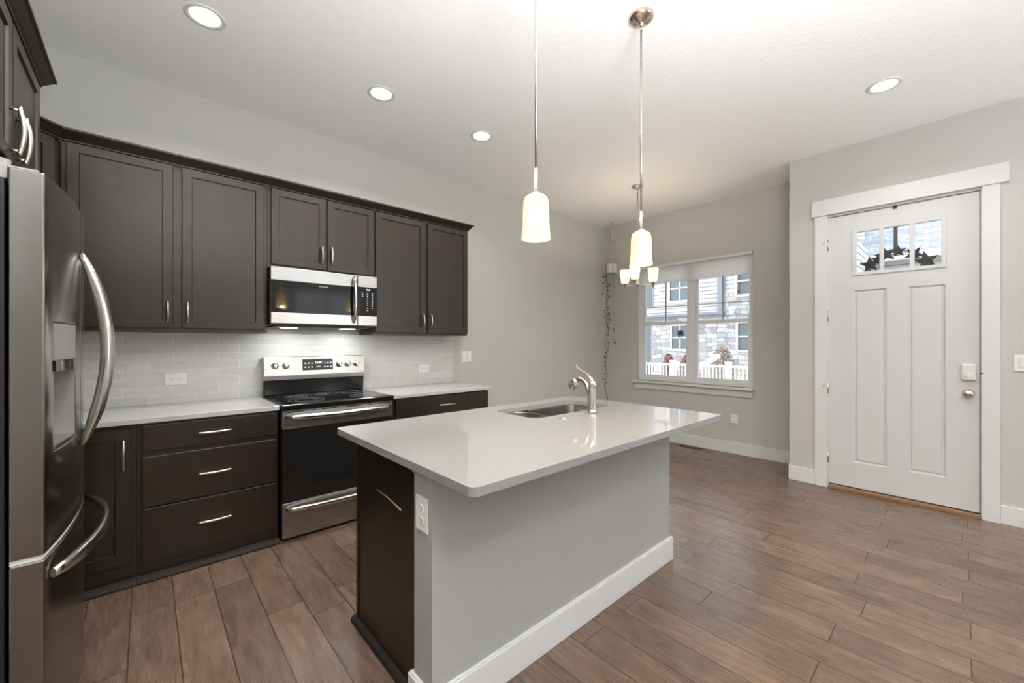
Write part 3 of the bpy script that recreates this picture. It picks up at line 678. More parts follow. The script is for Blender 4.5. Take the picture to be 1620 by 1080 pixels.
# ------------------------------------------------------------------ range
def kitchen_range():
    x0, x1 = .668, 1.449
    t = thing('kitchen_range', 'stainless and black freestanding electric range between the countertops', 'stove', (1.06, 3.35, 0))
    MB().box(x0, x1, 3.062, 3.655, .03, .895).build('body', 'black_enamel', t, .002)
    for xx in (x0+.04, x1-.04):
        for yy in (3.11, 3.6): MB().cyl((xx, yy, .0002), (xx, yy, .03), .016, n=12).build('levelling_foot', 'black_plastic', t)
    MB().box(x0-.004, x1+.001, 2.998, 3.60, .880, .918).build('cooktop', 'black_enamel', t, .007, seg=3)
    ct = MB().box(x0+.018, x1-.022, 3.03, 3.585, .9181, .9195).build('ceramic_glass', 'black_glass', t)
    for cx, cy, r in ((.86, 3.17, .115), (1.27, 3.17, .09), (.86, 3.44, .075), (1.27, 3.44, .10), (1.06, 3.46, .05)):
        m = MB(); 
        for rr in (r, r*.62): m.lathe([(rr, .9196), (rr+.0015, .91985), (rr+.0025, .9196)], (cx, cy, 0), n=40, cap0=False, cap1=False)
        m.build('burner_ring', 'pot_grey', ct)
    # oven door
    MB().box(x0+.003, x1-.002, 3.020, 3.060, .758, .877).build('door_band', 'steel', t, .004, label='stainless upper band of the oven door')
    for a, b in ((.70, .80), (.855, .88), (.92, 1.02), (1.085, 1.195), (1.255, 1.275), (1.33, 1.43)): MB().box(a, b, 3.0192, 3.022, .862, .868).build('vent_slot', 'dark_gap', t)
    od = MB().box(x0+.003, x1-.002, 3.024, 3.060, .264, .7575).build('oven_door', 'oven_glass', t, .003, label='black glass oven door')
    MB().box(x0+.11, x1-.11, 3.0233, 3.0238, .36, .68).build('oven_window', 'mw_window', od)
    def bar(za, amp, name, r):
        m = MB(); n = 20; pts = []; rs = []
        for i in range(n+1):
            u = i/n; s = math.sin(PI*u); pts.append((x0+.022+(x1-x0-.044)*u, 3.020-.010-amp*(s**.45), za-.004*s)); rs.append(r*(.55+.45*min(1, s*3.2)))
        m.tube(pts, rs, 14, sec=(1, .75)); return m.build(name, 'steel_handle', t)
    bar(.834, .045, 'oven_handle', .019)
    MB().box(x0+.003, x1-.002, 3.020, 3.060, .022, .258).build('storage_drawer', 'steel', t, .004, label='stainless storage drawer below the oven')
    bar(.218, .040, 'drawer_handle', .017)
    # backguard
    m = MB(); m.prism([(3.600, .919), (3.588, 1.036), (3.640, 1.036), (3.655, .919)], x0+.003, x1-.003, 'x'); m.build('backguard_base', 'black_enamel', t, .003)
    m = MB(); m.prism([(3.575, 1.037), (3.572, 1.073), (3.590, 1.219), (3.655, 1.222), (3.655, 1.037)], x0-.001, x1, 'x'); m.build('control_panel', 'steel', t, .003)
    def fy(z): return 3.572+(z-1.073)/(1.219-1.073)*.018
    tilt = math.atan(.018/.146)
    m = MB(Matrix.Translation((0, fy(1.152), 1.152)) @ Matrix.Rotation(-tilt, 4, 'X')); m.box(.940, 1.178, -.0025, .001, -.045, .045); dp = m.build('display', 'black_plastic', t, .002, label='black touch display')
    MD = Matrix.Translation((0, fy(1.152)-.003, 1.152)) @ Matrix.Rotation(-tilt, 4, 'X')
    text_mb('10:47', .026, MD @ Matrix.Translation((1.062, 0, .016))).build('clock_digits', 'digits', dp)
    rnd = random.Random(2)
    for zz in (.014, -.018):
        for xx in (.960, .987, 1.013, 1.112, 1.136, 1.160):
            w = rnd.uniform(.005, .008); MB(MD).box(xx-w, xx+w, -.0006, 0, zz-.006, zz+.003).build('touch_key', 'screen_text', dp)
    MB(MD).box(1.045, 1.078, -.0006, 0, -.020, -.014).build('touch_key', 'screen_text', dp)
    for kx in (.743, .818, 1.228, 1.300, 1.374):
        K = Matrix.Translation((kx, fy(1.150), 1.150)) @ Matrix.Rotation(-tilt, 4, 'X')
        m = MB(K); m.lathe([(.026, -.0002), (.026, -.005), (.021, -.010), (.020, -.026), (.018, -.030), (0, -.0305)], (0, 0, 0), 'y', 24)
        m.box(-.0045, .0045, -.040, -.028, -.019, .019); kn = m.build('knob', 'steel_handle', t)
    return t
kitchen_range()

# ------------------------------------------------------------------ microwave
def microwave():
    x0, x1, z0, z1, yf = .653, 1.428, 1.470, 1.876, 3.268
    t = thing('microwave', 'stainless over-the-range microwave with black glass door under the short cabinet', 'microwave', (1.04, 3.47, z0))
    MB().box(x0+.002, x1-.002, yf+.03, YW-.011, z0-.012, z1+.003).build('body', 'black_plastic', t, .002)
    d = MB().box(x0, 1.266, yf, yf+.029, z0, z1).build('microwave_door', 'steel', t, .003)
    MB().box(x0+.001, 1.265, yf-.0015, yf+.0005, 1.549, 1.781).build('door_glass', 'black_glass', d)
    MB().box(x0+.05, 1.155, yf-.0022, yf-.0012, 1.562, 1.730).build('door_window', 'mw_window', d)
    text_mb('FRIGIDAIRE', .0125, Matrix.Translation((1.005, yf-.0025, 1.757))).build('brand_lettering', 'screen_text', d)
    p = MB().box(1.270, x1, yf, yf+.029, z0, z1).build('control_panel', 'steel', t, .003)
    MB().box(1.271, x1-.001, yf-.0015, yf+.0005, 1.549, 1.786).build('panel_glass', 'black_glass', p)
    MX = Matrix.Translation((1.352, yf-.0025, 1.765)); text_mb('10:46', .016, MX).build('clock_digits', 'digits', p)
    for cx, zs in ((1.306, (1.735, 1.722, 1.708)), (1.347, (1.735, 1.722, 1.710, 1.690, 1.672, 1.655, 1.638, 1.610, 1.592)), (1.388, (1.735, 1.718, 1.702, 1.685, 1.668, 1.650, 1.632, 1.612))):
        for z in zs: MB().box(cx-.005, cx+.005, yf-.0024, yf-.0015, z, z+.005).build('touch_key', 'screen_text', p)
    m = MB(); n = 16; pts = []; rs = []
    for i in range(n+1):
        u = i/n; s = math.sin(PI*u); pts.append((1.236, yf-.006-.040*s**.5, z0+.020+(z1-z0-.035)*u)); rs.append(.012*(.6+.4*min(1, s*3)))
    m.tube(pts, rs, 12, sec=(1, 1)); m.build('door_handle', 'chrome', d)
    m = MB(); m.box(x0+.03, x1-.05, yf+.02, YW-.05, z0-.024, z0-.012); m.build('vent_tray', 'black_plastic', t, .004)
    for a in (.76, 1.20): MB().box(a, a+.1, 3.40, 3.50, z0-.026, z0-.0242).build('task_lens', 'lens_glow', t)
    for xx in (.81, 1.25):
        a = area('task_light', (xx, 3.45, z0-.030), (0, 0, 0), .09, .09, .9, (.93, .97, 1)); a.parent = t; a.location = Vector((xx, 3.45, z0-.030))-ORG[t.name]
    return t
microwave()

# ------------------------------------------------------------------ refrigerator
def fridge():
    y0, y1, xe, bul = 1.810, 2.700, -.223, .037; xb = -.2915
    def fx(y): u = (y-(y0+y1)/2)/((y1-y0)/2); return xe+bul*(1-u*u)
    t = thing('refrigerator', 'stainless french door refrigerator with water dispenser and curved handles', 'refrigerator', (-.6, 2.25, 0))
    MB().box(XL+.02, -.300, y0+.016, y1-.016, .03, 1.800).build('body', 'black_plastic', t, .004)
    MB().box(-.80, -.33, y0+.05, y1-.05, .0003, .03).build('base_grille', 'black_plastic', t)
    def panel(name, ya, yb, za, zb, hole=None, n=12):
        ys = [ya+(yb-ya)*i/n for i in range(n+1)]
        if hole:
            ys = sorted(set([y for y in ys if all(abs(y-h) > .012 for h in hole[:2])]+list(hole[:2])))
        zs = [za, zb] if not hole else [za, hole[2], hole[3], zb]
        m = MB(); c = .006
        V = {(i, j): m.v((fx(y)-(c if i in (0, len(ys)-1) else 0)*.0, y, z)) for i, y in enumerate(ys) for j, z in enumerate(zs)}
        Bv = {(i, j): m.v((xb, y, z)) for i, y in enumerate(ys) for j, z in enumerate(zs)}
        nz = len(zs)-1; ny = len(ys)-1
        for i in range(ny):
            for j in range(nz):
                mid = (ys[i]+ys[i+1])/2
                inh = hole and j == 1 and hole[0] < mid < hole[1]
                if not inh: m.f([V[i,j], V[i+1,j], V[i+1,j+1], V[i,j+1]], True)
                m.f([Bv[i,j+1], Bv[i+1,j+1], Bv[i+1,j], Bv[i,j]])
            m.f([V[i,0], Bv[i,0], Bv[i+1,0], V[i+1,0]]); m.f([V[i,nz], V[i+1,nz], Bv[i+1,nz], Bv[i,nz]])
        for j in range(nz):
            m.f([V[0,j], V[0,j+1], Bv[0,j+1], Bv[0,j]]); m.f([V[ny,j], Bv[ny,j], Bv[ny,j+1], V[ny,j+1]])
        if hole:
            ia, ib = ys.index(hole[0]), ys.index(hole[1]); xd = -.262
            ca = [m.v((xd, hole[0]+.01, hole[2]+.01)), m.v((xd, hole[1]-.01, hole[2]+.01)), m.v((xd, hole[1]-.01, hole[3]-.01)), m.v((xd, hole[0]+.01, hole[3]-.01))]
            m.f(ca); m.f([V[ia,1], V[ia,2], ca[3], ca[0]]); m.f([V[ib,2], V[ib,1], ca[1], ca[2]])
            m.f([V[i,1] for i in range(ia, ib+1)]+[ca[1], ca[0]]); m.f([V[i,2] for i in range(ib, ia-1, -1)]+[ca[3], ca[2]])
        o = m.build(name, 'steel_fridge', t, .005, seg=3)
        if hole:
            m = MB(); a, b, c, d = hole; e = .004
            m.box(-.2600, -.2570, a+e, b-e, c+e, d-e); m.prism([(-.2570, a+e), (fx(a)-.001, a+e), (fx(a)-.001, a+2*e), (-.2570, a+2*e)], c+e, d-e)
            m.prism([(-.2570, b-e), (fx(b)-.001, b-e), (fx(b)-.001, b-2*e), (-.2570, b-2*e)], c+e, d-e); m.build('dispenser_recess', 'recess_grey', o)
        return o
    near = panel('fridge_door', y0, 2.252, .705, 1.830, (1.877, 2.125, .995, 1.395))
    far = panel('fridge_door', 2.258, y1, .705, 1.830)
    dr = panel('freezer_drawer', y0, y1, .055, .690)
    m = MB(); ys = [y0+.006+(y1-y0-.012)*i/12 for i in range(13)]; m.loft([[(fx(y)-.006, y, .6905), (fx(y)-.010, y, .7045), (-.290, y, .7045), (-.290, y, .6905)] for y in ys], smooth=False); m.build('drawer_lit_edge', 'pot_white', t)  # pale strip paints the freezer drawer's top edge as lit from above
    # dispenser insert
    m = MB(); ys = [1.881+(2.121-1.881)*i/6 for i in range(7)]
    rings = [[(fx(y)+.0012, y, 1.275), (fx(y)+.0012, y, 1.391), (-.258, y, 1.391), (-.258, y, 1.275)] for y in ys]; m.loft(rings, smooth=False); dp = m.build('dispenser', 'recess_grey', near, 0, label='light grey water dispenser panel')
    m = MB(); rings = [[(fx(y)+.004, y, 1.241), (fx(y)+.004, y, 1.274), (-.258, y, 1.274), (-.258, y, 1.241)] for y in ys]; m.loft(rings, smooth=False); m.build('dispenser_band', 'black_glass', near)
    m = MB(); rings = [[(fx(y)+.001, y, .999), (fx(y)+.001, y, 1.010), (-.250, y, 1.014), (-.250, y, .999)] for y in ys]; m.loft(rings, smooth=False); m.build('drip_tray', 'steel_handle', near)
    MB().box(-.258, -.235, 1.975, 2.03, 1.08, 1.22).build('paddle', 'pot_grey', near, .004)
    # door handles
    def vh(y, parent):
        m = MB(); n = 24; pts = []; rs = []
        for i in range(n+1):
            u = i/n; s = math.sin(PI*u); pts.append((fx(y)+.004+.070*s**.8, y, .948+(1.662-.948)*u)); rs.append(.019*(.5+.5*min(1, s*2.2)))
        m.tube(pts, rs, 12, sec=(1, .8)); m.build('door_handle', 'steel_handle', parent)
    vh(2.205, near); vh(2.300, far)
    m = MB(); n = 24; pts = []; rs = []
    for i in range(n+1):
        u = i/n; s = math.sin(PI*u); y = 1.842+(2.668-1.842)*u; pts.append((fx(y)+.008+.060*s**.7, y, .634)); rs.append(.016*(.6+.4*min(1, s*3)))
    m.tube(pts, rs, 12, sec=(1.5, .8)); m.build('drawer_handle', 'steel_handle', dr)
    m = MB(); m.box(-.296, -.236, y0+.020, y0+.085, 1.8305, 1.840); m.lathe([(.026, 1.840), (.022, 1.850), (.024, 1.862), (.026, 1.866), (0, 1.866)], (-.320, y0+.07, 0), n=20); m.box(-.42, -.296, y0+.02, y0+.10, 1.8005, 1.840); m.build('hinge_cover', 'pot_grey', t, .003)
fridge()

# ------------------------------------------------------------------ ceiling fixtures
rl = thing('recessed_light', 'recessed ceiling light above the fridge end of the kitchen, nearest the left edge', 'ceiling light', (RL[0][0], RL[0][1], H))
c0 = ORG[rl.name]
MB().lathe([(.094, H-.0004), (.094, H-.004), (.086, H-.006), (.074, H-.006), (.068, H-.0015)], (c0.x, c0.y, 0), n=40, cap0=False, cap1=False).build('trim_ring', 'white_trim', rl)
MB().lathe([(.068, H-.0015), (.067, H-.003), (0, H-.0032)], (c0.x, c0.y, 0), n=40, cap0=False).build('light_lens', 'lens_glow', rl)
labs = ['recessed ceiling light above the range, middle of the three over the kitchen', 'recessed ceiling light nearest the first pendant, right one of the three over the kitchen', 'recessed ceiling light above the entry floor, nearest the front door']
for (x, y), lb in zip(RL[1:], labs): copy_tree(rl, (x, y, H), lb)
for i, (x, y) in enumerate(RL_ADDED): copy_tree(rl, (x, y, H), 'extra recessed ceiling light added out of view for more light')['group'] = 'added recessed lights out of view'
KW = [8, 9, 8, 8]
for (x, y), w in zip(RL+RL_ADDED, KW+[7]*5):
    area('recessed_lamp', (x, y, H-.012), (0, 0, 0), .13, .13, w, (1, .94, .86), 'DISK', 140)

def point(loc, w, parent, col=(1, .84, .58), r=.025):
    l = bpy.data.lights.new('bulb_light', 'POINT'); l.energy = w; l.color = col; l.shadow_soft_size = r
    o = bpy.data.objects.new('bulb_light', l); C.objects.link(o); o.parent = parent; o.location = Vector(loc)-ORG[parent.name]; return o
def pendant(x, y, label):
    t = thing('pendant_light', label, 'pendant light', (x, y, H), group=None)
    MB().lathe([(.066, H-.0005), (.066, H-.008), (.060, H-.018), (.040, H-.028), (.016, H-.034), (.009, H-.040), (.008, H-.055), (0, H-.0555)], (x, y, 0), n=32).build('canopy', 'champagne_nickel', t)
    m = MB(); m.tube([(x+.011*math.cos(a), y, H-.064+.012*math.sin(a)) for a in [2*PI*i/14 for i in range(15)]], .0022, 6); m.build('hanging_loop', 'nickel', t)
    MB().cyl((x, y, H-.072), (x, y, 2.030), .0055, n=12).build('rod', 'nickel', t)
    MB().lathe([(.0075, 2.045), (.0085, 2.040), (.0085, 1.950), (.020, 1.945), (.022, 1.931), (.018, 1.925)], (x, y, 0), n=20).build('stem', 'nickel', t)
    m = MB(); m.lathe([(.018, 1.934), (.034, 1.932), (.046, 1.922), (.0515, 1.905), (.053, 1.86), (.0545, 1.80), (.0585, 1.765), (.0595, 1.756), (.0575, 1.7555), (.0565, 1.765), (.0525, 1.80), (.051, 1.86), (.0495, 1.903), (.044, 1.919), (.032, 1.929), (.018, 1.931)], (x, y, 0), n=40, cap0=False, cap1=False)
    sh = m.build('lamp_shade', 'opal_glass', t)
    b = MB().lathe([(0, 1.785), (.018, 1.790), (.026, 1.806), (.026, 1.822), (.016, 1.845), (.012, 1.86), (.012, 1.925)], (x, y, 0), n=20, cap1=True).build('bulb', 'bulb_glow', t)
    point((x, y, 1.775), 14, t, r=.02)
    return t
pendant(1.187, 1.170, 'brushed nickel pendant light with opal glass shade, nearer one over the island')
pendant(2.000, 1.170, 'brushed nickel pendant light with opal glass shade, farther one near the island faucet')

def chandelier():
    x, y = 4.12, 2.455; t = thing('chandelier', 'small three arm nickel chandelier with opal glass cups before the dining window', 'chandelier', (x, y, H))
    MB().lathe([(.066, H-.0005), (.066, H-.008), (.058, H-.018), (.030, H-.026), (.010, H-.032), (.008, H-.05), (0, H-.0505)], (x, y, 0), n=32).build('canopy', 'chrome', t)
    m = MB(); m.tube([(x+.011*math.cos(a), y, H-.060+.012*math.sin(a)) for a in [2*PI*i/14 for i in range(15)]], .0022, 6); m.build('hanging_loop', 'nickel', t)
    m = MB(); m.cyl((x, y, H-.07), (x, y, 2.02), .0065, n=12); m.build('rod', 'nickel', t)
    MB().lathe([(.008, 2.06), (.012, 2.04), (.012, 2.02), (.030, 2.005), (.034, 1.990), (.026, 1.976), (.010, 1.968), (.006, 1.955), (0, 1.950)], (x, y, 0), n=24).build('hub', 'chrome', t)
    v0 = Vector((-x, -y)).normalized(); a0 = math.atan2(v0.y, v0.x)-R(9)
    for k in range(3):
        a = a0+k*2*PI/3; dx, dy = math.cos(a), math.sin(a); q = lambda r, z: (x+dx*r, y+dy*r, z)
        ar = MB().tube([q(.02, 1.992), q(.06, 1.985), q(.11, 1.990), q(.15, 2.0), q(.176, 2.003)], .006, 10).build('arm', 'nickel', t)
        ex, ey = x+dx*.18, y+dy*.18
        MB().lathe([(0, 1.950), (.005, 1.955), (.006, 1.975), (.012, 1.985), (.016, 2.000), (.030, 2.012), (.032, 2.020), (.018, 2.021), (0, 2.021)], (ex, ey, 0), n=20).build('candle_cup', 'nickel', ar)
        MB().lathe([(.020, 2.0215), (.036, 2.026), (.044, 2.045), (.050, 2.090), (.056, 2.150), (.060, 2.176), (.058, 2.176), (.054, 2.150), (.048, 2.090), (.042, 2.047), (.034, 2.030), (.018, 2.024)], (ex, ey, 0), n=32, cap0=False, cap1=False).build('lamp_shade', 'opal_white', ar)
        MB().lathe([(0, 2.022), (.010, 2.024), (.011, 2.05), (.022, 2.08), (.024, 2.10), (.014, 2.122), (0, 2.127)], (ex, ey, 0), n=16).build('bulb', 'bulb_glow', ar)
        point((ex, ey, 2.150), 3.5, t, r=.02)
chandelier()

# ------------------------------------------------------------------ hanging plant
def plant():
    x, y = 5.045, 3.425; rnd = random.Random(7)
    t = thing('hanging_plant', 'withered trailing vine in a white pot hanging in the far corner', 'plant', (x, y, H))
    m = MB(); m.lathe([(.050, 2.318), (.066, 2.330), (.0785, 2.352)], (x, y, 0), n=8, cap1=False, smooth=False); m.build('pot_base', 'pot_grey', t, label='grey lower half of the pot')
    m = MB(); m.lathe([(.0785, 2.3525), (.074, 2.47), (.070, 2.478), (.064, 2.474), (.066, 2.44), (0, 2.44)], (x, y, 0), n=8, cap0=False, smooth=False); m.build('pot', 'pot_white', t)
    m = MB()
    for k in range(4):
        a = PI/4+k*PI/2; px, py = x+.076*math.cos(a), y+.076*math.sin(a)
        m.tube([(px*.3+x*.7, py*.3+y*.7, 2.312), (px, py, 2.335), (px-.002, py, 2.478), (x+(px-x)*.35, y+(py-y)*.35, 2.70), (x, y, 2.93), (x+.002*k, y, 3.06)], .006, 6)
    m.tube([(x, y, 2.92), (x, y, 3.07)], .009, 8); m.lathe([(.012, 2.90), (.018, 2.915), (.012, 2.93)], (x, y, 0), n=10)
    m.tube([(x+.004, y, 2.31), (x+.010, y, 2.22), (x-.008, y, 2.12), (x+.006, y, 2.0)], .0025, 5)
    m.build('rope_hanger', 'rope', t)
    MB().tube([(x, y, H-.001), (x, y, 3.075), (x+.010, y, 3.062), (x, y, 3.05)], .003, 6).build('ceiling_hook', 'iron_black', t)
    # vines : left of the pot as seen, i.e. towards (-x,+y)
    u = Vector((-.743, .6695)); 
    def leaf(m, p, s):
        a = rnd.uniform(0, 2*PI); d = Vector((math.cos(a), math.sin(a), rnd.uniform(-1.2, .2))).normalized(); sd = d.cross(Vector((rnd.random(), rnd.random(), rnd.random()))).normalized()
        nrm = d.cross(sd)
        L_ = s; w = s*.28
        P = [p, p+d*L_*.4+sd*w+nrm*.003, p+d*L_, p+d*L_*.4-sd*w+nrm*.003, p+d*L_*.5-nrm*.004]
        vs = [m.v(q) for q in P]; m.f([vs[0], vs[1], vs[4]]); m.f([vs[1], vs[2], vs[4]]); m.f([vs[2], vs[3], vs[4]]); m.f([vs[3], vs[0], vs[4]])
    leaves = MB()
    for vi, (off, z1, amp) in enumerate(((.085, .42, .018), (.055, 1.1, .02))):
        pts = [(x+u.x*.03, y+u.y*.03, 2.46), (x+u.x*.075, y+u.y*.075, 2.50), (x+u.x*off, y+u.y*off, 2.42)]
        z = 2.3
        while z > z1:
            o = off+rnd.uniform(-amp, amp); pts.append((x+u.x*o+rnd.uniform(-.01, .01), y+u.y*o+rnd.uniform(-.01, .01), z)); z -= .10
        MB().tube(pts, [.0038]*len(pts), 6).build('vine_stem', 'dry_vine', t)
        for p in pts[3:]:
            for k in range(rnd.choice([0, 1, 2, 4]) if p[2] < 2.1 else 4): leaf(leaves, Vector(p)+Vector((rnd.uniform(-.03, .03), rnd.uniform(-.03, .03), rnd.uniform(-.05, .05))), rnd.uniform(.03, .055))
    pts = [(x+.04, y+.01, 2.46), (x+.06, y+.01, 2.30), (x+.05, y+.01, 1.9), (x+.055, y, 1.55), (x+.05, y, 1.32)]
    MB().tube(pts, .0022, 5).build('vine_stem', 'dry_vine', t)
    for zz in (1.78, 1.55, 1.50, 1.35): leaf(leaves, Vector((x+.05, y, zz)), .05)
    for zz in (3.02, 2.86, 2.83, 2.80): leaf(leaves, Vector((x+.01, y, zz)), .04)
    leaves.build('leaves', 'dry_leaf', t, kind='stuff')
plant()

# ------------------------------------------------------------------ outlets and switches
def outlet(Mx, loc, label, horizontal=False, w=.082, h=.121):
    """local: plate in xz plane centred at 0, facing -y, back at y=0"""
    Mx = Matrix.Translation(loc) @ Mx
    if horizontal: Mx = Mx @ Matrix.Rotation(R(90), 4, 'Y')
    t = thing('wall_outlet', label, 'outlet', loc)
    MB(Mx).box(-w/2, w/2, -.006, -.0003, -h/2, h/2).build('cover_plate', 'white_plastic', t, .003)
    for s in (1, -1):
        pts = [(.017*math.cos(a)*1.0, s*.021+.0145*math.sin(a)) for a in [2*PI*i/20 for i in range(20)]]
        f = MB(Mx).prism([(p[0], p[1]) for p in pts], -.0085, -.005, 'y').build('receptacle', 'white_plastic', t)
        m = MB(Mx); m.box(-.0085, -.0055, -.0090, -.0084, s*.021-.001, s*.021+.009); m.box(.0055, .0085, -.0090, -.0084, s*.021-.001, s*.021+.008); m.box(-.0025, .0025, -.0090, -.0084, s*.021-.0100, s*.021-.0055)
        m.build('slots', 'grey_slot', f)
    return t
RB = Matrix(); RX = Matrix.Rotation(R(-90), 4, 'Z')
outlet(RB, (.152, YW-.010, 1.078), 'white sideways outlet on the backsplash left of the range', True)
outlet(RB, (2.097, YW-.010, 1.072), 'white sideways outlet on the backsplash right of the range', True)
outlet(RX, (.723, 1.271, .728), 'white outlet on the end of the island half wall')
outlet(RX, (XC, 1.838, .416), 'white outlet low on the wall under the dining window', w=.078, h=.106)
def switch(Mx, loc, n, label, h=.121):
    Mx = Matrix.Translation(loc) @ Mx; w = .036+.046*n
    t = thing('light_switch', label, 'light switch', loc)
    MB(Mx).box(-w/2, w/2, -.006, -.0003, -h/2, h/2).build('cover_plate', 'white_plastic', t, .003)
    for i in range(n):
        cx = (i-(n-1)/2)*.046; m = MB(Mx); m.prism([(-.0058, -.033), (-.0075, -.033), (-.0105, .033), (-.0058, .033)], cx-.0165, cx+.0165, 'x'); m.build('rocker', 'white_plastic', t, .001)
        m = MB(Mx); m.holes(cx-.019, cx+.019, -.0355, .0355, -.0064, -.0059, [(cx-.0168, cx+.0168, -.0333, .0333)]); m.build('rocker_gap', 'pot_grey', t)
switch(RB, (2.632, YW, 1.179), 2, 'white double rocker switch on the wall right of the backsplash')
switch(RX, (XD, -.292, 1.184), 1, 'white rocker switch on the wall right of the front door')

# floor register
t = thing('floor_register', 'brown floor vent register by the baseboard under the dining window', 'floor vent', (5.15, 2.32, 0))
m = MB(); m.holes(5.10, 5.20, 2.17, 2.47, 0, .004, [])
m = MB(); m.box(5.10, 5.20, 2.17, 2.47, .0003, .004); m.build('register_frame', 'vent_brown', t, .001)
m = MB()
for k in range(13): m.box(5.115, 5.185, 2.185+k*.0215, 2.195+k*.0215, .0041, .0046)
m.build('louvres', 'dark_gap', t)

# ------------------------------------------------------------------ outdoors
struct('ground', MB().box(XC+.16, 60, -30, 45, -.40, -.30), 'ground_pale')
struct('ground_rear', MB().box(-30, 60, -40, YB-.12, -.40, -.30), 'ground_pale')
GX = 18.0
def house():
    t = thing('neighbour_house', 'pale sided townhouse with grey stone ground floor across the path, seen through the window', 'house', (GX, 6.5, -.3))
    # ground floor stone, with window holes
    wins_lo = [(8.23, 8.95, 1.07, 2.11), (5.10, 6.14, 1.05, 2.15)]
    wins_hi = [(8.15, 9.06, 3.27, 4.4), (5.10, 6.14, 3.30, 4.4)]
    m = MB(frame((GX, 0, 0), -90)); m.holes(-16, -3.6, -.3, 2.50, 0, .3, [(-b, -a, c, d) for a, b, c, d in wins_lo]+[(-10.4, -9.98, -.2, 2.4)]); m.build('stone_wall', 'stone_veneer', t)
    m = MB(frame((GX+.02, 0, 0), -90)); m.holes(-16, -6.9, 2.62, 7.2, 0, .3, [(-b, -a, c, d) for a, b, c, d in wins_hi[:1]]+[(-10.5, -9.95, 3.1, 5.2)]); m.build('upper_siding', 'siding', t)
    m = MB(frame((GX-.10, 0, 0), -90)); m.holes(-6.62, -3.6, 2.50, 3.42, 0, .4, [(-6.14, -5.1, 3.30, 3.5)]); m.build('stone_bay', 'stone_veneer', t)
    m = MB(frame((GX-.04, 0, 0), -90)); m.holes(-6.62, -3.6, 3.42, 7.2, 0, .34, [(-6.14, -5.1, 3.42, 4.4)]); m.build('bay_siding', 'siding', t)
    MB().box(GX-.16, GX+.3, 6.62, 6.90, 2.62, 7.2).build('corner_trim', 'trim_blue_grey', t)
    MB().box(GX-.35, GX+.02, 6.64, 16, 2.54, 2.64).build('ledge_roof', 'trim_blue_grey', t)
    m = MB(); m.box(GX-.18, GX, 6.64, 16, 2.47, 2.54); 
    m.build('gutter', 'pot_grey', t)
    for i, (a, b, c, d) in enumerate(wins_lo+wins_hi+[(9.98, 10.4, -.2, 2.4), (9.95, 10.5, 3.1, 5.2)]):
        mb = MB(frame((GX-.02 if i < 3 or i > 3 else GX-.14, 0, 0), -90)); e = .09
        if i == 4: mb.holes(-b, -a, c, d, .02, .08, [(-b+.04, -a-.04, c+.05, d-.05)])
        else: mb.holes(-b-e, -a+e, c-e, d+e, 0, .08, [(-b, -a, c, d)])
        if i < 4:
            mid = -(a+b)/2; mb.box(-b, -a, .03, .07, (c+d)/2-.03, (c+d)/2+.03)
            if i in (0, 2): mb.box(mid-.03, mid+.03, .03, .07, c, d)
            else: mb.box(mid-.015, mid+.015, .04, .06, (c+d)/2, d)
        wf = mb.build('window', 'house_trim' if i < 4 else 'trim_blue_grey', t)
        MB(frame((GX+.05, 0, 0), -90)).box(-b, -a, 0, .02, c, d).build('pane', 'house_glass', wf)
    # low wing with shingled roof, seen through the entry door panes
    m = MB(); m.box(GX-3, GX+2, -6, 3.6, -.3, 3.6); m.build('wing_wall', 'siding', t)
    m = MB(); m.prism([(GX-3.5, 3.5), (GX-3.5, 3.62), (GX+2.5, 7.6), (GX+2.5, 7.4)], -6.4, 3.59, 'y'); m.build('shingle_roof', 'shingles', t)
    m = MB(); m.box(GX-3.62, GX-3.48, -6.4, 3.59, 3.48, 3.66); m.build('eave_gutter', 'house_trim', t)
    m = MB(); m.prism([(GX-4.9, 3.9), (GX-4.9, 4.02), (GX-1.6, 6.9), (GX-1.6, 6.7)], 1.6, 3.2, 'y'); m.build('porch_roof', 'shingles', t)
    m = MB(); m.box(GX-4.8, GX-2, 1.75, 3.0, 3.0, 3.9); m.build('porch_gable', 'siding', t)
    # diagonal stair wall by the stone front
    m = MB(); m.prism([(5.30, .62), (4.72, 1.02), (4.60, 1.02), (4.60, .90), (5.30, .45)], 12.0, 12.12, 'x')
    m.build('stair_wall', 'house_trim', t)
    # round ornament in the lower window
    m = MB()
    for k in range(12):
        a = k*PI/6; m.tube([(GX+.0, 8.58, 1.78), (GX+.0, 8.58+.16*math.cos(a), 1.78+.16*math.sin(a))], .018, 5)
    m.build('window_ornament', 'iron_black', t)
house()

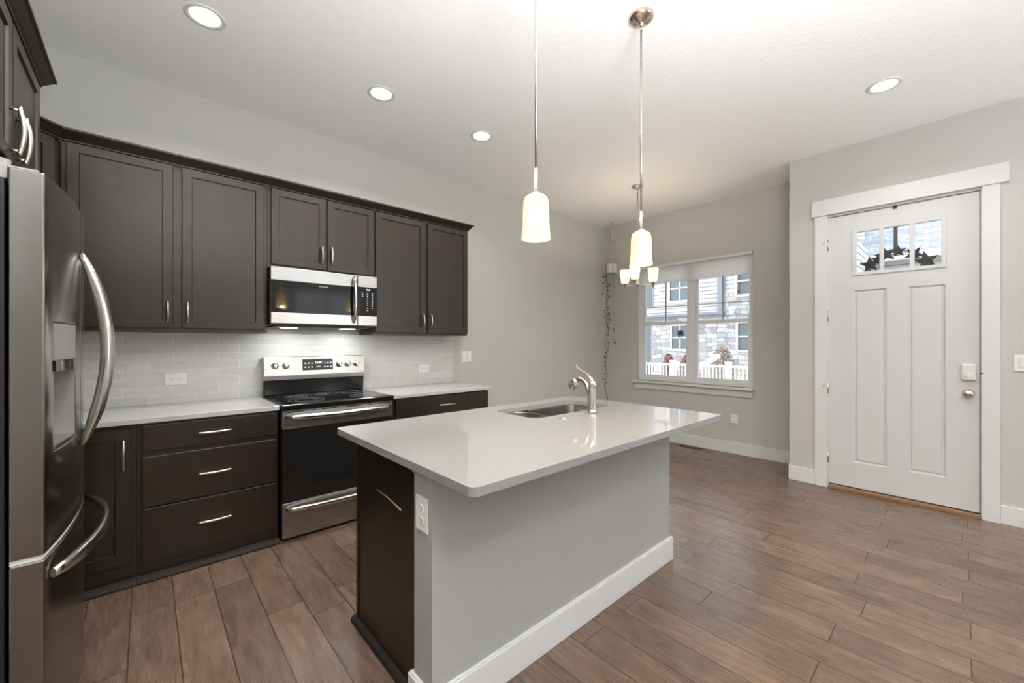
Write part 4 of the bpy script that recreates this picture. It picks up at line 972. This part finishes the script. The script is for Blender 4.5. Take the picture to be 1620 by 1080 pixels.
def fence():
    t = thing('picket_fence', 'white picket fence outside the dining window', 'fence', (10, 4.5, -.3))
    z1 = .805
    MB().box(9.965, 10.025, 1.0, 8.0, .765, .815).build('rail', 'vinyl_white', t)
    MB().box(9.985, 10.015, 1.0, 8.0, -.15, -.11).build('rail', 'vinyl_white', t)
    def picket(i, y): return MB().box(9.97, 9.99, y-.017, y+.017, -.28, z1-.04).build('picket', 'vinyl_white', t)
    first = picket(0, 2.9)
    k = 0; y = 2.98
    while y < 6.6 and k < 90:
        c = first.copy(); C.objects.link(c); c.location = (0, y-2.9, 0); y += .082; k += 1
    for y in (3.62, 4.95, 6.28, 2.3):
        m = MB(); m.box(9.94, 10.06, y-.06, y+.06, -.3, z1+.06); m.box(9.93, 10.07, y-.07, y+.07, z1+.06, z1+.09); m.build('post', 'vinyl_white', t, .004)
fence()
def shrub(x, y, r, h, label, mat, seed):
    rnd = random.Random(seed); t = thing('shrub', label, 'shrub', (x, y, -.3))
    m = MB()
    for k in range(9):
        a = rnd.uniform(0, 2*PI); rr = r*rnd.uniform(.2, .8); m.tube([(x, y, -.3), (x+rr*.4*math.cos(a), y+rr*.4*math.sin(a), h*.4-.3), (x+rr*math.cos(a), y+rr*math.sin(a), h*.9-.3)], [.02, .012, .005], 5)
    m.build('stems', 'twig', t)
    m = MB()
    for k in range(1500):
        a = rnd.uniform(0, 2*PI); q = rnd.uniform(0, 1)**.5; zz = rnd.uniform(.15, 1); rr = r*q*math.sqrt(max(.05, 1-max(0, zz-.35)**2/.43))
        c = Vector((x+rr*math.cos(a), y+rr*math.sin(a), -.3+h*zz)); s = rnd.uniform(.03, .065)
        d = Vector((rnd.uniform(-1, 1), rnd.uniform(-1, 1), rnd.uniform(-1, 1))).normalized(); e = d.orthogonal().normalized()
        vs = [m.v(c+d*s), m.v(c+e*s*.5), m.v(c-d*s), m.v(c-e*s*.5)]; m.f(vs)
    m.build('foliage', mat, t, kind='stuff')
shrub(13.5, 6.84, .26, 1.25, 'rust coloured dry shrub behind the fence, left of the window mullion', 'shrub_rust', 1)
shrub(13.5, 6.22, .26, 1.22, 'rust coloured dry shrub behind the fence, right next to the window mullion', 'shrub_rust', 2)
shrub(13.3, 5.00, .42, 1.50, 'leafy brown shrub behind the fence, seen through the right window half', 'shrub_leafy', 3)
shrub(13.6, 3.98, .42, 1.42, 'leafy brown shrub behind the fence at the right edge of the window', 'shrub_leafy', 5)
